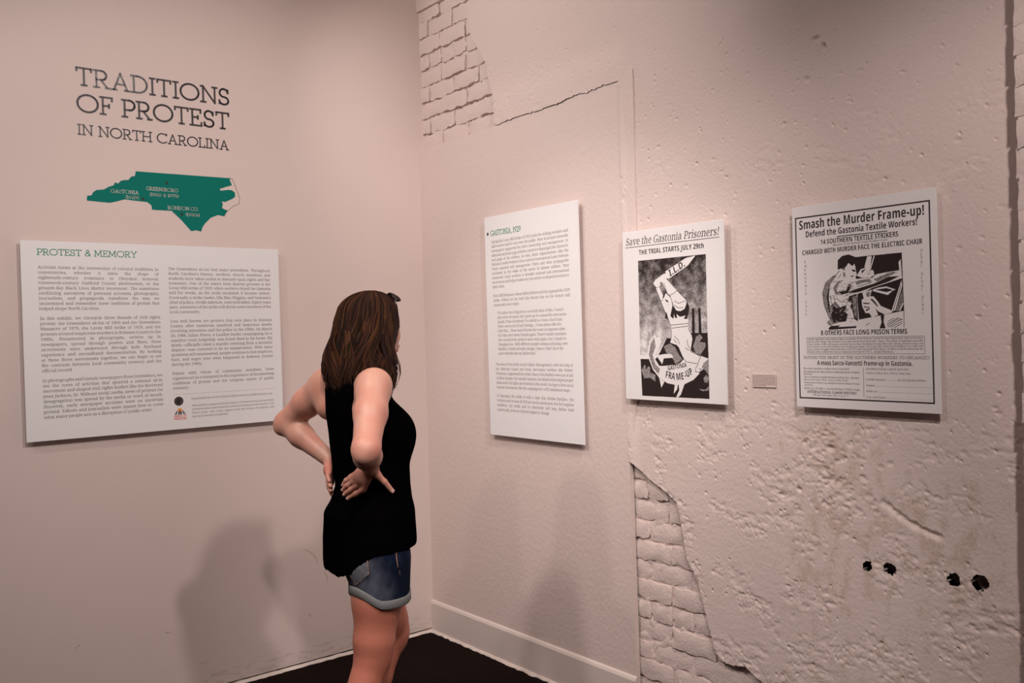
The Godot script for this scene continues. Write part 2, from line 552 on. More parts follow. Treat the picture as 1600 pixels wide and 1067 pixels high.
func plaster_mesh(low: PackedVector2Array, high: PackedVector2Array, holes: Array) -> ArrayMesh:
	var c := 0.0037
	var z0 := 0.40
	var y0 := 0.0
	var nz := int((2.96 - z0) / c)
	var ny := int(3.2 / c)
	var H := PackedFloat32Array()
	H.resize(nz * ny)
	var S := PackedFloat32Array()
	S.resize(nz * ny)
	var keep := PackedByteArray()
	keep.resize(nz * ny)
	var n1 := FastNoiseLite.new()
	n1.seed = 5
	n1.frequency = 1.6
	n1.fractal_octaves = 3
	var n2 := FastNoiseLite.new()
	n2.seed = 6
	n2.frequency = 13.0
	n2.fractal_octaves = 4
	var n3 := FastNoiseLite.new()
	n3.seed = 8
	n3.frequency = 55.0
	n3.fractal_octaves = 3
	var ns := FastNoiseLite.new()
	ns.seed = 14
	ns.frequency = 9.0
	ns.fractal_octaves = 5
	for j in ny:
		var y := y0 + j * c
		for i in nz:
			var z := z0 + i * c
			var at := j * nz + i
			if y < 2.490 + 0.012 * n2.get_noise_1d(z * 0.5) + 0.015 * smoothstep(1.0, 1.45, z) and z < 1.436:
				continue
			var p := Vector2(z, y)
			if y < 1.05 and z < 2.15 and in_poly(p, low):
				continue
			if y > 2.47 and z < 0.66 and in_poly(p, high):
				continue
			var gone := false
			if y > 0.7 and y < 0.9 and z > 2.35:
				for h in holes:
					var dz: float = z - h.x
					var dy: float = y - h.y
					if dz * dz + dy * dy < h.z * h.z * (1.0 + 0.5 * n2.get_noise_2d(z * 3.0, y * 3.0)):
						gone = true
			if gone:
				continue
			keep[at] = 1
			# smooth coats broken by flaked patches; rougher towards the floor
			var patch := n1.get_noise_2d(z * 2.6 + 4.0, y * 3.1)
			var zone := smoothstep(1.42, 0.9, y)
			zone = maxf(zone, 0.75 * smoothstep(0.20, 0.0, absf(y - 2.06)) * smoothstep(1.95, 1.5, z))
			zone = maxf(zone, 0.45 * smoothstep(0.35, 0.0, absf(y - 2.02)) * smoothstep(1.7, 2.3, z))
			zone = maxf(zone, 0.5 * smoothstep(0.35, 0.0, absf(y - 2.62)) * smoothstep(1.35, 0.8, z))
			var flaked := zone * smoothstep(0.02, 0.22, patch + 0.28 * smoothstep(0.7, 0.1, y))
			var chip := n2.get_noise_2d(z * 1.2, y * 2.0)
			var h0 := 0.0035 * n1.get_noise_2d(z, y) + (0.05 + 0.5 * flaked) * (0.0026 * chip + 0.0020 * n3.get_noise_2d(z, y)) + 0.12 * zone * 0.003 * chip
			# scabs of paint that have come away leave a sharp step
			if flaked > 0.25 and chip < -0.12:
				h0 -= 0.0014 * minf(1.0, flaked * 1.5)
			if z < 1.50 and y < 2.68:
				# the coat thickens to a lip above the boarding
				h0 += 0.009 * smoothstep(2.68, 2.56, y) * smoothstep(1.50, 1.44, z)
			H[at] = h0
			# brown damp stains with a speckled grain
			var area := smoothstep(0.22, 0.05, absf(z - 2.33 - 0.1 * n1.get_noise_2d(y * 2.0, 3.0))) * smoothstep(0.55, 0.75, y) * smoothstep(1.32, 1.15, y)
			area = maxf(area, 0.8 * smoothstep(0.35, 0.1, absf(z - 2.6)) * smoothstep(0.25, 0.1, absf(y - 0.87)))
			area = maxf(area, 0.5 * smoothstep(0.8, 0.2, y) * smoothstep(2.0, 2.3, z))
			var v := 0.8 * ns.get_noise_2d(z * 1.6, y * 1.0) + 0.55 * n3.get_noise_2d(z * 2.2, y * 2.2)
			if area > 0.05 and v > 0.25 - 0.32 * area:
				S[at] = clampf((v - 0.25 + 0.32 * area) * 1.7, 0.0, 0.7)
	# pits: (z, y, radius, depth)
	var pits := []
	for k in 2600:
		var pz := rng.randf_range(1.5, 2.93)
		var py := rng.randf_range(0.0, 1.30)
		if n1.get_noise_2d(pz * 2.6 + 4.0, py * 3.1) > rng.randf_range(-0.25, 0.25):
			pits.append([pz, py, 0.0032 + 0.007 * pow(rng.randf(), 3.0), 0.001 + 0.003 * rng.randf()])
	for k in 420:
		pits.append([rng.randf_range(1.5, 2.93), rng.randf_range(1.2, 2.6), 0.003 + 0.004 * pow(rng.randf(), 2.0), 0.001 + 0.0035 * rng.randf()])
	for k in 160:
		pits.append([rng.randf_range(0.65, 1.45), rng.randf_range(2.5, 2.9), 0.003 + 0.004 * rng.randf(), 0.001 + 0.002 * rng.randf()])
	for k in 120:
		pits.append([2.33 + 0.07 * rng.randfn(), 1.05 + 0.09 * rng.randfn(), 0.004 + 0.007 * rng.randf(), 0.002 + 0.003 * rng.randf()])
	for k in 110:
		pits.append([rng.randf_range(1.55, 2.9), rng.randf_range(0.2, 2.3), rng.randf_range(0.0032, 0.005), 0.007])
	for q in [[2.305, 2.436, 0.010, 0.011], [2.330, 2.405, 0.012, 0.014], [2.268, 2.315, 0.012, 0.006], [0.78, 3.09, 0.024, 0.008], [0.785, 3.06, 0.016, 0.006], [2.20, 0.99, 0.008, 0.012], [1.93, 2.52, 0.005, 0.005], [1.83, 2.245, 0.004, 0.004]]:
		pits.append(q)
	# a torn ridge below the last poster
	for k in 26:
		var t := k / 25.0
		pits.append([lerpf(2.49, 2.66, t), lerpf(0.985, 0.905, t) - 0.012 * sin(t * PI), 0.008 + 0.006 * rng.randf(), 0.004])
	for q in pits:
		var r: float = q[2]
		var ez := rng.randf_range(0.8, 1.9)
		var ni := int(r * ez / c) + 2
		var nj := int(r / c) + 2
		var ci := int((q[0] - z0) / c)
		var cj := int((q[1] - y0) / c)
		for j in range(maxi(cj - nj, 0), mini(cj + nj + 1, ny)):
			for i in range(maxi(ci - ni, 0), mini(ci + ni + 1, nz)):
				var dz: float = (z0 + i * c - q[0]) / (r * ez)
				var dy: float = (y0 + j * c - q[1]) / r
				var d := sqrt(dz * dz + dy * dy)
				if d < 1.0:
					H[j * nz + i] -= q[3] * (1.0 - d * d)
				elif d < 1.4:
					H[j * nz + i] += q[3] * 0.06 * (1.4 - d)
	var verts := PackedVector3Array()
	var norms := PackedVector3Array()
	var cols := PackedColorArray()
	var idx := PackedInt32Array()
	var vid := PackedInt32Array()
	vid.resize(nz * ny)
	for j in ny:
		for i in nz:
			var at := j * nz + i
			if keep[at] == 0:
				continue
			vid[at] = verts.size()
			verts.append(Vector3(-H[at], y0 + j * c, z0 + i * c))
			var a := at - 1 if i > 0 and keep[at - 1] else at
			var b := at + 1 if i < nz - 1 and keep[at + 1] else at
			var d := at - nz if j > 0 and keep[at - nz] else at
			var u := at + nz if j < ny - 1 and keep[at + nz] else at
			norms.append(Vector3(-1.0, -(H[u] - H[d]) / (2.0 * c), -(H[b] - H[a]) / (2.0 * c)).normalized())
			var s := S[at]
			cols.append(Color(1.0 - 0.26 * s, 1.0 - 0.32 * s, 1.0 - 0.42 * s))
	var skirt := []
	for j in ny - 1:
		for i in nz - 1:
			var a := j * nz + i
			var b := a + 1
			var d := a + nz
			var e := d + 1
			if keep[a] and keep[b] and keep[d] and keep[e]:
				# seen from -x, z runs to the right
				idx.append_array([vid[a], vid[d], vid[b], vid[b], vid[d], vid[e]])
				for s in [[a, b, -nz], [b, e, 1], [e, d, nz], [d, a, -1]]:
					var out: bool
					var oi: int = i + (1 if s[2] == 1 else (-1 if s[2] == -1 else 0))
					var oj: int = j + (1 if s[2] == nz else (-1 if s[2] == -nz else 0))
					if oi < 0 or oj < 0 or oi >= nz - 1 or oj >= ny - 1:
						out = false
					else:
						var o := oj * nz + oi
						out = not (keep[o] and keep[o + 1] and keep[o + nz] and keep[o + nz + 1])
					if out:
						skirt.append([s[0], s[1]])
	for s in skirt:
		var p: Vector3 = verts[vid[s[0]]]
		var q: Vector3 = verts[vid[s[1]]]
		var p2 := Vector3(0.034, p.y, p.z)
		var q2 := Vector3(0.034, q.y, q.z)
		var n := (q - p).cross(Vector3(1, 0, 0)).normalized()
		var base := verts.size()
		for v in [p, q, q2, p2]:
			verts.append(v)
			norms.append(n)
			cols.append(Color(0.9, 0.88, 0.86))
		idx.append_array([base, base + 1, base + 2, base, base + 2, base + 3])
	return arrays_mesh(verts, norms, cols, idx)

func arrays_mesh(verts: PackedVector3Array, norms: PackedVector3Array, cols: PackedColorArray, idx: PackedInt32Array) -> ArrayMesh:
	var arr := []
	arr.resize(Mesh.ARRAY_MAX)
	arr[Mesh.ARRAY_VERTEX] = verts
	arr[Mesh.ARRAY_NORMAL] = norms
	if cols.size():
		arr[Mesh.ARRAY_COLOR] = cols
	arr[Mesh.ARRAY_INDEX] = idx
	var m := ArrayMesh.new()
	m.add_surface_from_arrays(Mesh.PRIMITIVE_TRIANGLES, arr)
	return m

func pilaster() -> void:
	# brick pier at the right edge, standing 6 cm proud of the plaster
	var root := Node3D.new()
	root.name = "wall_pier"
	add_child(root)
	tag(root, "painted brick pier standing proud beside the last poster", "pier", "", "structure")
	part("core", box_mesh(Vector3(-0.097, 0.0, 2.940), Vector3(0.12, CEILING, 3.25)), mats.brick_paint, root)
	var variants := []
	for k in 4:
		variants.append(brick_mesh(0.204, 0.067, 131 + k, 0.003))
	var half := brick_mesh(0.098, 0.067, 177, 0.003)
	for course in int(CEILING / 0.0785):
		var y := 0.0785 * (course + 0.5)
		var z := 2.936
		for k in 2:
			var short := (course % 2 == 0) == (k == 0)
			var l := 0.098 if short else 0.204
			var b := part("brick", half if short else variants[rng.randi() % 4], mats.brick_paint, root, Vector3(-0.102 + rng.randf_range(-0.003, 0.003), y, z + l * 0.5 + rng.randf_range(-0.002, 0.002)))
			b.scale = Vector3(1.0, 1.13, 1.0)
			z += l + 0.010

# ------------------------------------------------------------------ print canvas
class Canvas:
	var w: int
	var h: int
	var k: float
	var d: PackedByteArray
	func _init(wm: float, hm: float, per_metre: float, c: Color) -> void:
		k = per_metre
		w = int(wm * k)
		h = int(hm * k)
		var im := Image.create(w, h, false, Image.FORMAT_RGB8)
		im.fill(c)
		d = im.get_data()
	func texture() -> ImageTexture:
		return ImageTexture.create_from_image(Image.create_from_data(w, h, false, Image.FORMAT_RGB8, d))
	func blend(x: int, y: int, c: Color, t: float) -> void:
		var o := (y * w + x) * 3
		d[o] = int(lerpf(d[o], c.r8, t))
		d[o + 1] = int(lerpf(d[o + 1], c.g8, t))
		d[o + 2] = int(lerpf(d[o + 2], c.b8, t))
	func poly(pts: PackedVector2Array, c: Color) -> void:
		var lo := 1e9
		var hi := -1e9
		for p in pts:
			lo = minf(lo, p.y * k)
			hi = maxf(hi, p.y * k)
		var n := pts.size()
		var r := c.r8
		var g := c.g8
		var b := c.b8
		for y in range(maxi(0, int(ceil(lo - 0.5))), mini(h - 1, int(floor(hi - 0.5))) + 1):
			var yy := (y + 0.5) / k
			var xs := []
			for i in n:
				var p := pts[i]
				var q := pts[(i + 1) % n]
				if (p.y <= yy) != (q.y <= yy):
					xs.append((p.x + (yy - p.y) / (q.y - p.y) * (q.x - p.x)) * k)
			if xs.size() > 2:
				xs.sort()
			for i in range(0, xs.size() - 1, 2):
				var xa: float = minf(xs[i], xs[i + 1])
				var xb: float = maxf(xs[i], xs[i + 1])
				for x in range(maxi(0, int(ceil(xa - 0.5))), mini(w - 1, int(floor(xb - 0.5))) + 1):
					var o := (y * w + x) * 3
					d[o] = r
					d[o + 1] = g
					d[o + 2] = b
	func grain(key: Color, paper: Color, ink: Color, share: float, rng: RandomNumberGenerator) -> void:
		# crayon tone: pixels of the key colour become grains of ink on paper
		for y in range(0, h):
			for x in range(0, w):
				var o := (y * w + x) * 3
				if d[o] == key.r8 and d[o + 1] == key.g8 and d[o + 2] == key.b8:
					blend(x, y, ink if rng.randf() < share else paper, 1.0)
	func stroke(pts: PackedVector2Array, width: float, c: Color) -> void:
		for i in pts.size() - 1:
			poly(segment(pts[i], pts[i + 1], width), c)
	static func segment(a: Vector2, b: Vector2, width: float) -> PackedVector2Array:
		var t := (b - a).normalized() * width * 0.5
		var n := Vector2(-t.y, t.x)
		a -= t * 0.8
		b += t * 0.8
		return PackedVector2Array([a + n, b + n, b - n, a - n])
	func rect(x: float, y: float, x1: float, y1: float, c: Color) -> void:
		poly(PackedVector2Array([Vector2(x, y), Vector2(x1, y), Vector2(x1, y1), Vector2(x, y1)]), c)
	func disc(x: float, y: float, r: float, c: Color) -> void:
		var p := PackedVector2Array()
		for i in 28:
			p.append(Vector2(x + cos(TAU * i / 28) * r, y + sin(TAU * i / 28) * r))
		poly(p, c)
	func frame(x: float, y: float, x1: float, y1: float, t: float, c: Color) -> void:
		rect(x, y, x1, y + t, c)
		rect(x, y1 - t, x1, y1, c)
		rect(x, y, x + t, y1, c)
		rect(x1 - t, y, x1, y1, c)
	func mottle(x: float, y: float, x1: float, y1: float, top: float, low: float, paper: Color, ink: Color, rng: RandomNumberGenerator) -> void:
		# crayon tone: share of ink grains from top to bottom
		var n := FastNoiseLite.new()
		n.seed = 4
		n.frequency = 0.012
		n.fractal_octaves = 3
		for yy in range(int(y * k), int(y1 * k)):
			var t := (yy / k - y) / (y1 - y)
			for xx in range(int(x * k), int(x1 * k)):
				var share := lerpf(top, low, t) + 0.35 * n.get_noise_2d(xx, yy)
				blend(xx, yy, ink if rng.randf() < share else paper, 1.0)

func font(face: String) -> SystemFont:
	if not fonts.has(face):
		var f := SystemFont.new()
		f.font_names = PackedStringArray(["Droid Serif" if face.begins_with("serif") else ("Droid Sans Mono" if face == "mono" else "Droid Sans")])
		f.font_weight = 700 if face.ends_with("bold") else 400
		fonts[face] = f
	return fonts[face]

func glyph(face: String, ch: String) -> Array:
	# [triangles in em units with the baseline at y = 0, advance]
	var key := face + ch
	if not glyphs.has(key):
		var f := font(face)
		var t := TextMesh.new()
		t.font = f
		t.font_size = 64
		t.pixel_size = 1.0 / 64.0
		t.depth = 0.0
		t.curve_step = 3.0
		t.horizontal_alignment = HORIZONTAL_ALIGNMENT_LEFT
		t.text = ch
		var tri := PackedVector2Array()
		if ch != " ":
			var arr := t.get_mesh_arrays()
			var v: PackedVector3Array = arr[Mesh.ARRAY_VERTEX]
			var ix = arr[Mesh.ARRAY_INDEX]
			if ix == null or ix.size() == 0:
				for p in v:
					tri.append(Vector2(p.x, p.y))
			else:
				for q in ix:
					tri.append(Vector2(v[q].x, v[q].y))
		if ch == "H":
			var lo := 1e9
			for p in tri:
				lo = minf(lo, p.y)
			glyphs[face + "base"] = lo
		elif not glyphs.has(face + "base"):
			glyph(face, "H")
		for i in tri.size():
			tri[i].y -= glyphs[face + "base"]
		glyphs[key] = [tri, f.get_string_size(ch, HORIZONTAL_ALIGNMENT_LEFT, -1, 64).x / 64.0]
	return glyphs[key]

func text_width(face: String, s: String, em: float, sx := 1.0) -> float:
	var x := 0.0
	for ch in s:
		x += glyph(face, ch)[1] * em * sx
	return x

func put_text(c: Canvas, face: String, s: String, at: Vector2, em: float, ink: Color, sx := 1.0, slant := 0.0, turn := 0.0, gap := 0.0) -> void:
	var x := 0.0
	var cs := cos(turn)
	var sn := sin(turn)
	for ch in s:
		var g := glyph(face, ch)
		var tri: PackedVector2Array = g[0]
		for i in range(0, tri.size() - 2, 3):
			var p := PackedVector2Array()
			for q in 3:
				var v := tri[i + q]
				var lx := x + (v.x + v.y * slant) * em * sx
				var ly := -v.y * em
				p.append(at + Vector2(lx * cs - ly * sn, lx * sn + ly * cs))
			c.poly(p, ink)
		x += g[1] * em * sx + gap

func fit_text(c: Canvas, face: String, s: String, x0: float, x1: float, base: float, em: float, ink: Color, slant := 0.0) -> void:
	put_text(c, face, s, Vector2(x0, base), em, ink, (x1 - x0) / text_width(face, s, em), slant)

func justified(c: Canvas, face: String, lines: Array, x0: float, x1: float, base: float, pitch: float, em: float, ink: Color, slant := 0.0, ragged := false) -> void:
	# every line fills the column, the last one does not
	for i in lines.size():
		var s: String = lines[i]
		var words := s.split(" ", false)
		var total := 0.0
		for wd in words:
			total += text_width(face, wd, em)
		var space := 0.25 * em
		var sx := 1.0
		var room := x1 - x0
		if total + space * (words.size() - 1) > room:
			sx = (room - space * 0.8 * (words.size() - 1)) / total
			space *= 0.8
		elif i < lines.size() - 1 and not ragged and words.size() > 1:
			space = (room - total) / (words.size() - 1)
		var x := x0
		for wd in words:
			put_text(c, face, wd, Vector2(x, base + pitch * i), em, ink, sx, slant)
			x += text_width(face, wd, em, sx) + space

# ------------------------------------------------------------------ slab-serif stroke letters
func arc(cx: float, cy: float, rx: float, ry: float, a0: float, a1: float) -> PackedVector2Array:
	var p := PackedVector2Array()
	var n := maxi(5, int(absf(a1 - a0) / 15.0))
	for i in n + 1:
		var a := deg_to_rad(lerpf(a0, a1, float(i) / n))
		p.append(Vector2(cx + cos(a) * rx, cy + sin(a) * ry))
	return p

func ln(a: Array) -> PackedVector2Array:
	var p := PackedVector2Array()
	for i in range(0, a.size(), 2):
		p.append(Vector2(a[i], a[i + 1]))
	return p

func slab(ch: String) -> Array:
	# [advance, strokes]; cap height 1
	var lo := 0.045
	var hi := 0.955
	var stem := [ln([0.14, lo, 0.14, hi])]
	var foot := [ln([0.02, lo, 0.26, lo])]
	match ch:
		"I": return [0.36, [ln([0.16, lo, 0.16, hi]), ln([0.04, lo, 0.28, lo]), ln([0.04, hi, 0.28, hi])]]
		"T": return [0.78, [ln([0.37, lo, 0.37, hi]), ln([0.05, 0.80, 0.05, hi, 0.69, hi, 0.69, 0.80]), ln([0.25, lo, 0.49, lo])]]
		"R": return [0.80, stem + foot + [ln([0.02, hi, 0.36, hi]), arc(0.36, 0.71, 0.23, 0.245, 90, -90), ln([0.36, 0.465, 0.14, 0.465]), ln([0.34, 0.465, 0.64, lo]), ln([0.55, lo, 0.74, lo])]]
		"P": return [0.68, stem + foot + [ln([0.02, hi, 0.36, hi]), arc(0.36, 0.69, 0.25, 0.265, 90, -90), ln([0.36, 0.425, 0.14, 0.425])]]
		"A": return [0.92, [ln([0.13, lo, 0.44, hi, 0.75, lo]), ln([0.25, 0.36, 0.63, 0.36]), ln([0.03, lo, 0.25, lo]), ln([0.63, lo, 0.85, lo])]]
		"D": return [0.86, stem + [ln([0.02, hi, 0.32, hi]), ln([0.02, lo, 0.32, lo]), arc(0.32, 0.5, 0.44, 0.455, 90, -90)]]
		"O": return [1.04, [arc(0.5, 0.5, 0.455, 0.455, 0, 360)]]
		"N": return [0.94, [ln([0.15, lo, 0.15, hi, 0.75, lo, 0.75, hi]), ln([0.03, lo, 0.27, lo]), ln([0.03, hi, 0.15, hi]), ln([0.63, hi, 0.87, hi])]]
		"S": return [0.64, [arc(0.29, 0.72, 0.21, 0.235, 15, 265), arc(0.29, 0.265, 0.235, 0.22, 85, -160), ln([0.50, 0.72, 0.50, 0.92]), ln([0.06, 0.28, 0.06, 0.08])]]
		"F": return [0.64, stem + foot + [ln([0.02, hi, 0.56, hi, 0.56, 0.78]), ln([0.14, 0.5, 0.42, 0.5]), ln([0.42, 0.41, 0.42, 0.59])]]
		"E": return [0.70, stem + [ln([0.02, hi, 0.56, hi, 0.56, 0.78]), ln([0.14, 0.51, 0.42, 0.51]), ln([0.42, 0.42, 0.42, 0.60]), ln([0.02, lo, 0.60, lo, 0.60, 0.22])]]
		"H": return [0.94, stem + foot + [ln([0.02, hi, 0.26, hi]), ln([0.74, lo, 0.74, hi]), ln([0.62, lo, 0.86, lo]), ln([0.62, hi, 0.86, hi]), ln([0.14, 0.5, 0.74, 0.5])]]
		"C": return [0.94, [arc(0.5, 0.5, 0.455, 0.455, 42, 318), ln([0.84, 0.80, 0.84, 0.96])]]
		"G": return [1.0, [arc(0.5, 0.5, 0.455, 0.455, 42, 330), ln([0.84, 0.80, 0.84, 0.96]), ln([0.62, 0.42, 0.96, 0.42]), ln([0.89, 0.42, 0.89, 0.18])]]
		"L": return [0.64, stem + [ln([0.02, hi, 0.26, hi]), ln([0.02, lo, 0.56, lo, 0.56, 0.24])]]
		"B": return [0.74, stem + [ln([0.02, hi, 0.34, hi]), ln([0.02, lo, 0.36, lo]), arc(0.34, 0.735, 0.2, 0.22, 90, -90), ln([0.34, 0.515, 0.14, 0.515]), arc(0.36, 0.28, 0.26, 0.235, 90, -90)]]
		"M": return [1.10, [ln([0.14, lo, 0.18, hi, 0.52, 0.2, 0.86, hi, 0.90, lo]), ln([0.03, lo, 0.25, lo]), ln([0.79, lo, 1.01, lo]), ln([0.06, hi, 0.18, hi]), ln([0.86, hi, 0.98, hi])]]
		"Y": return [0.86, [ln([0.10, hi, 0.40, 0.47, 0.70, hi]), ln([0.40, 0.47, 0.40, lo]), ln([0.01, hi, 0.21, hi]), ln([0.59, hi, 0.80, hi]), ln([0.28, lo, 0.52, lo])]]
		"&": return [0.80, [ln([0.70, 0.04, 0.24, 0.66]), arc(0.37, 0.77, 0.16, 0.19, 215, -60), ln([0.45, 0.60, 0.24, 0.48]), arc(0.33, 0.27, 0.25, 0.225, 110, 330), ln([0.54, 0.15, 0.66, 0.42])]]
		"0": return [0.74, [arc(0.35, 0.5, 0.29, 0.455, 0, 360)]]
		"1": return [0.42, [ln([0.06, 0.78, 0.22, hi, 0.22, lo]), ln([0.08, lo, 0.36, lo])]]
		"2": return [0.66, [arc(0.30, 0.70, 0.23, 0.255, 170, -35), ln([0.49, 0.56, 0.06, lo, 0.58, lo, 0.58, 0.16])]]
		"6": return [0.70, [arc(0.33, 0.30, 0.27, 0.255, 0, 360), ln([0.08, 0.38, 0.40, hi])]]
		"7": return [0.62, [ln([0.05, 0.82, 0.05, hi, 0.56, hi, 0.22, lo])]]
		"8": return [0.66, [arc(0.31, 0.72, 0.20, 0.235, 0, 360), arc(0.31, 0.265, 0.25, 0.22, 0, 360)]]
		"9": return [0.70, [arc(0.33, 0.70, 0.27, 0.255, 0, 360), ln([0.58, 0.62, 0.26, lo])]]
		"(": return [0.34, [arc(0.46, 0.45, 0.34, 0.62, 125, 235)]]
		")": return [0.34, [arc(-0.14, 0.45, 0.34, 0.62, 55, -55)]]
		"s": return [0.42, [arc(0.19, 0.47, 0.13, 0.14, 15, 265), arc(0.19, 0.19, 0.14, 0.14, 85, -160)]]
		",": return [0.26, [ln([0.14, 0.06, 0.07, -0.14])]]
		".": return [0.24, [ln([0.10, 0.05, 0.12, 0.05])]]
	return [0.36, []]

func slab_width(s: String) -> float:
	var x := 0.0
	for ch in s:
		x += slab(ch)[0]
	return x

func slab_print(c: Canvas, s: String, x0: float, x1: float, base: float, cap: float, weight: float, ink: Color) -> void:
	var sx := (x1 - x0) / slab_width(s)
	var x := x0
	for ch in s:
		var g := slab(ch)
		for p in g[1]:
			var q := PackedVector2Array()
			for v in p:
				q.append(Vector2(x + v.x * sx, base - v.y * cap))
			c.stroke(q, weight, ink)
		x += g[0] * sx

func letter_mesh(ch: String, sx: float, cap: float, weight: float, depth: float) -> ArrayMesh:
	# raised strokes in the plane z = 0 .. depth
	var st := SurfaceTool.new()
	st.begin(Mesh.PRIMITIVE_TRIANGLES)
	for p in slab(ch)[1]:
		for i in p.size() - 1:
			var s := Canvas.segment(Vector2(p[i].x * sx, p[i].y * cap), Vector2(p[i + 1].x * sx, p[i + 1].y * cap), weight)
			prism(st, s, depth)
	st.generate_normals()
	return st.commit()

func prism(st: SurfaceTool, poly: PackedVector2Array, depth: float) -> void:
	# flat shape in x, y raised along +z
	st.set_smooth_group(-1)
	var p := poly
	if not Geometry2D.is_polygon_clockwise(p):
		p = p.duplicate()
		p.reverse()
	var ix := Geometry2D.triangulate_polygon(p)
	for i in range(0, ix.size(), 3):
		var a := p[ix[i]]
		var b := p[ix[i + 1]]
		var c := p[ix[i + 2]]
		if (b - a).cross(c - a) > 0.0:
			var t := b
			b = c
			c = t
		for v in [a, b, c]:
			st.add_vertex(Vector3(v.x, v.y, depth))
	for i in p.size():
		var a := p[i]
		var b := p[(i + 1) % p.size()]
		quad(st, Vector3(a.x, a.y, depth), Vector3(b.x, b.y, depth), Vector3(b.x, b.y, 0), Vector3(a.x, a.y, 0))

func title_lettering() -> void:
	var o := thing("title_lettering", "dark grey slab-serif vinyl title lettering on the wall above the green map", "lettering", Vector3(-1.641, 2.656, 0.0))
	# text, left, right, baseline below the top, cap height, stroke
	for l in [["TRADITIONS", 0.0, 0.640, 0.0752, 0.075, 0.0084], ["OF PROTEST", 0.0, 0.636, 0.183, 0.076, 0.0084], ["IN NORTH CAROLINA", 0.0, 0.628, 0.2745, 0.0435, 0.0050]]:
		var s: String = l[0]
		var sx: float = (l[2] - l[1]) / slab_width(s)
		var x: float = l[1]
		for i in s.length():
			if s[i] != " ":
				var wrinkled: bool = s == "TRADITIONS" and i in [1, 2, 3]
				part("letter", letter_mesh(s[i], sx, l[4], l[5], 0.0008), mats.vinyl_wrinkled if wrinkled else mats.vinyl_charcoal, o, Vector3(x, -l[3], 0.0))
			x += slab(s[i])[0] * sx

func state_map() -> void:
	var o := thing("state_map", "teal green vinyl state map with white place names and black stars", "map decal", Vector3(-1.3, 2.13, 0.0))
	var outline := [-1614, 2117, -1612, 2137, -1595, 2140, -1589, 2153, -1576, 2163, -1548, 2167, -1528, 2180, -1509, 2187, -1503, 2200, -1491, 2196, -1479, 2209, -1464, 2213, -1450, 2214, -1438, 2229, -1423, 2233, -1419, 2253, -1007, 2258, -1016, 2251, -1006, 2227, -1038, 2216, -1063, 2206, -1059, 2199, -1026, 2205, -1007, 2205, -993, 2195, -994, 2175, -1011, 2164, -1040, 2150, -1056, 2151, -1050, 2139, -1055, 2123, -1041, 2116, -1029, 2113, -1042, 2096, -1046, 2086, -1075, 2090, -1107, 2076, -1132, 2051, -1146, 2031, -1151, 2013, -1173, 2018, -1195, 2013, -1234, 2057, -1276, 2096, -1358, 2096, -1359, 2113, -1369, 2122, -1377, 2127, -1468, 2132, -1497, 2122, -1525, 2114]
	var p := PackedVector2Array()
	for i in range(0, outline.size(), 2):
		p.append(Vector2(outline[i] * 0.001 + 1.3, outline[i + 1] * 0.001 - 2.13))
	var st := SurfaceTool.new()
	st.begin(Mesh.PRIMITIVE_TRIANGLES)
	prism(st, p, 0.0008)
	st.generate_normals()
	part("state_shape", st.commit(), mats.vinyl_teal, o)
	st = SurfaceTool.new()
	st.begin(Mesh.PRIMITIVE_TRIANGLES)
	var bank := [-1005, 2257, -992, 2228, -981, 2196, -972, 2173, -976, 2146, -1004, 2133, -1033, 2108, -1046, 2086]
	for i in range(0, bank.size() - 2, 2):
		prism(st, Canvas.segment(Vector2(bank[i] * 0.001 + 1.3, bank[i + 1] * 0.001 - 2.13), Vector2(bank[i + 2] * 0.001 + 1.3, bank[i + 3] * 0.001 - 2.13), 0.0022), 0.0008)
	st.generate_normals()
	part("coast_strip", st.commit(), mats.vinyl_coast, o)
	for l in [["GASTONIA", -1521, -1409, 2156, 15.5], ["(1929)", -1464, -1408, 2136, 13.5], ["GREENSBORO", -1379, -1245, 2177, 15.5], ["(1960 & 1979)", -1366, -1243, 2154, 13.5], ["ROBESON CO.", -1292, -1160, 2102, 15.5], ["(1980s)", -1217, -1154, 2078, 13.5]]:
		var s: String = l[0]
		var sx: float = (l[2] - l[1]) * 0.001 / slab_width(s)
		var x: float = l[1] * 0.001 + 1.3
		for ch in s:
			if ch != " ":
				part("letter", letter_mesh(ch, sx, l[4] * 0.001, 0.0015, 0.0006), mats.vinyl_white, o, Vector3(x, l[3] * 0.001 - 2.13, 0.0008))
			x += slab(ch)[0] * sx
	for q in [Vector2(-1.393, 2.139), Vector2(-1.293, 2.214), Vector2(-1.233, 2.084)]:
		st = SurfaceTool.new()
		st.begin(Mesh.PRIMITIVE_TRIANGLES)
		prism(st, star(0.0095), 0.0006)
		st.generate_normals()
		part("star", st.commit(), mats.vinyl_black, o, Vector3(q.x + 1.3, q.y - 2.13, 0.0008))

func star(r: float) -> PackedVector2Array:
	var p := PackedVector2Array()
	for i in 10:
		var a := PI / 2.0 + TAU * i / 10.0
		p.append(Vector2(cos(a), sin(a)) * (r if i % 2 == 0 else r * 0.42))
	return p

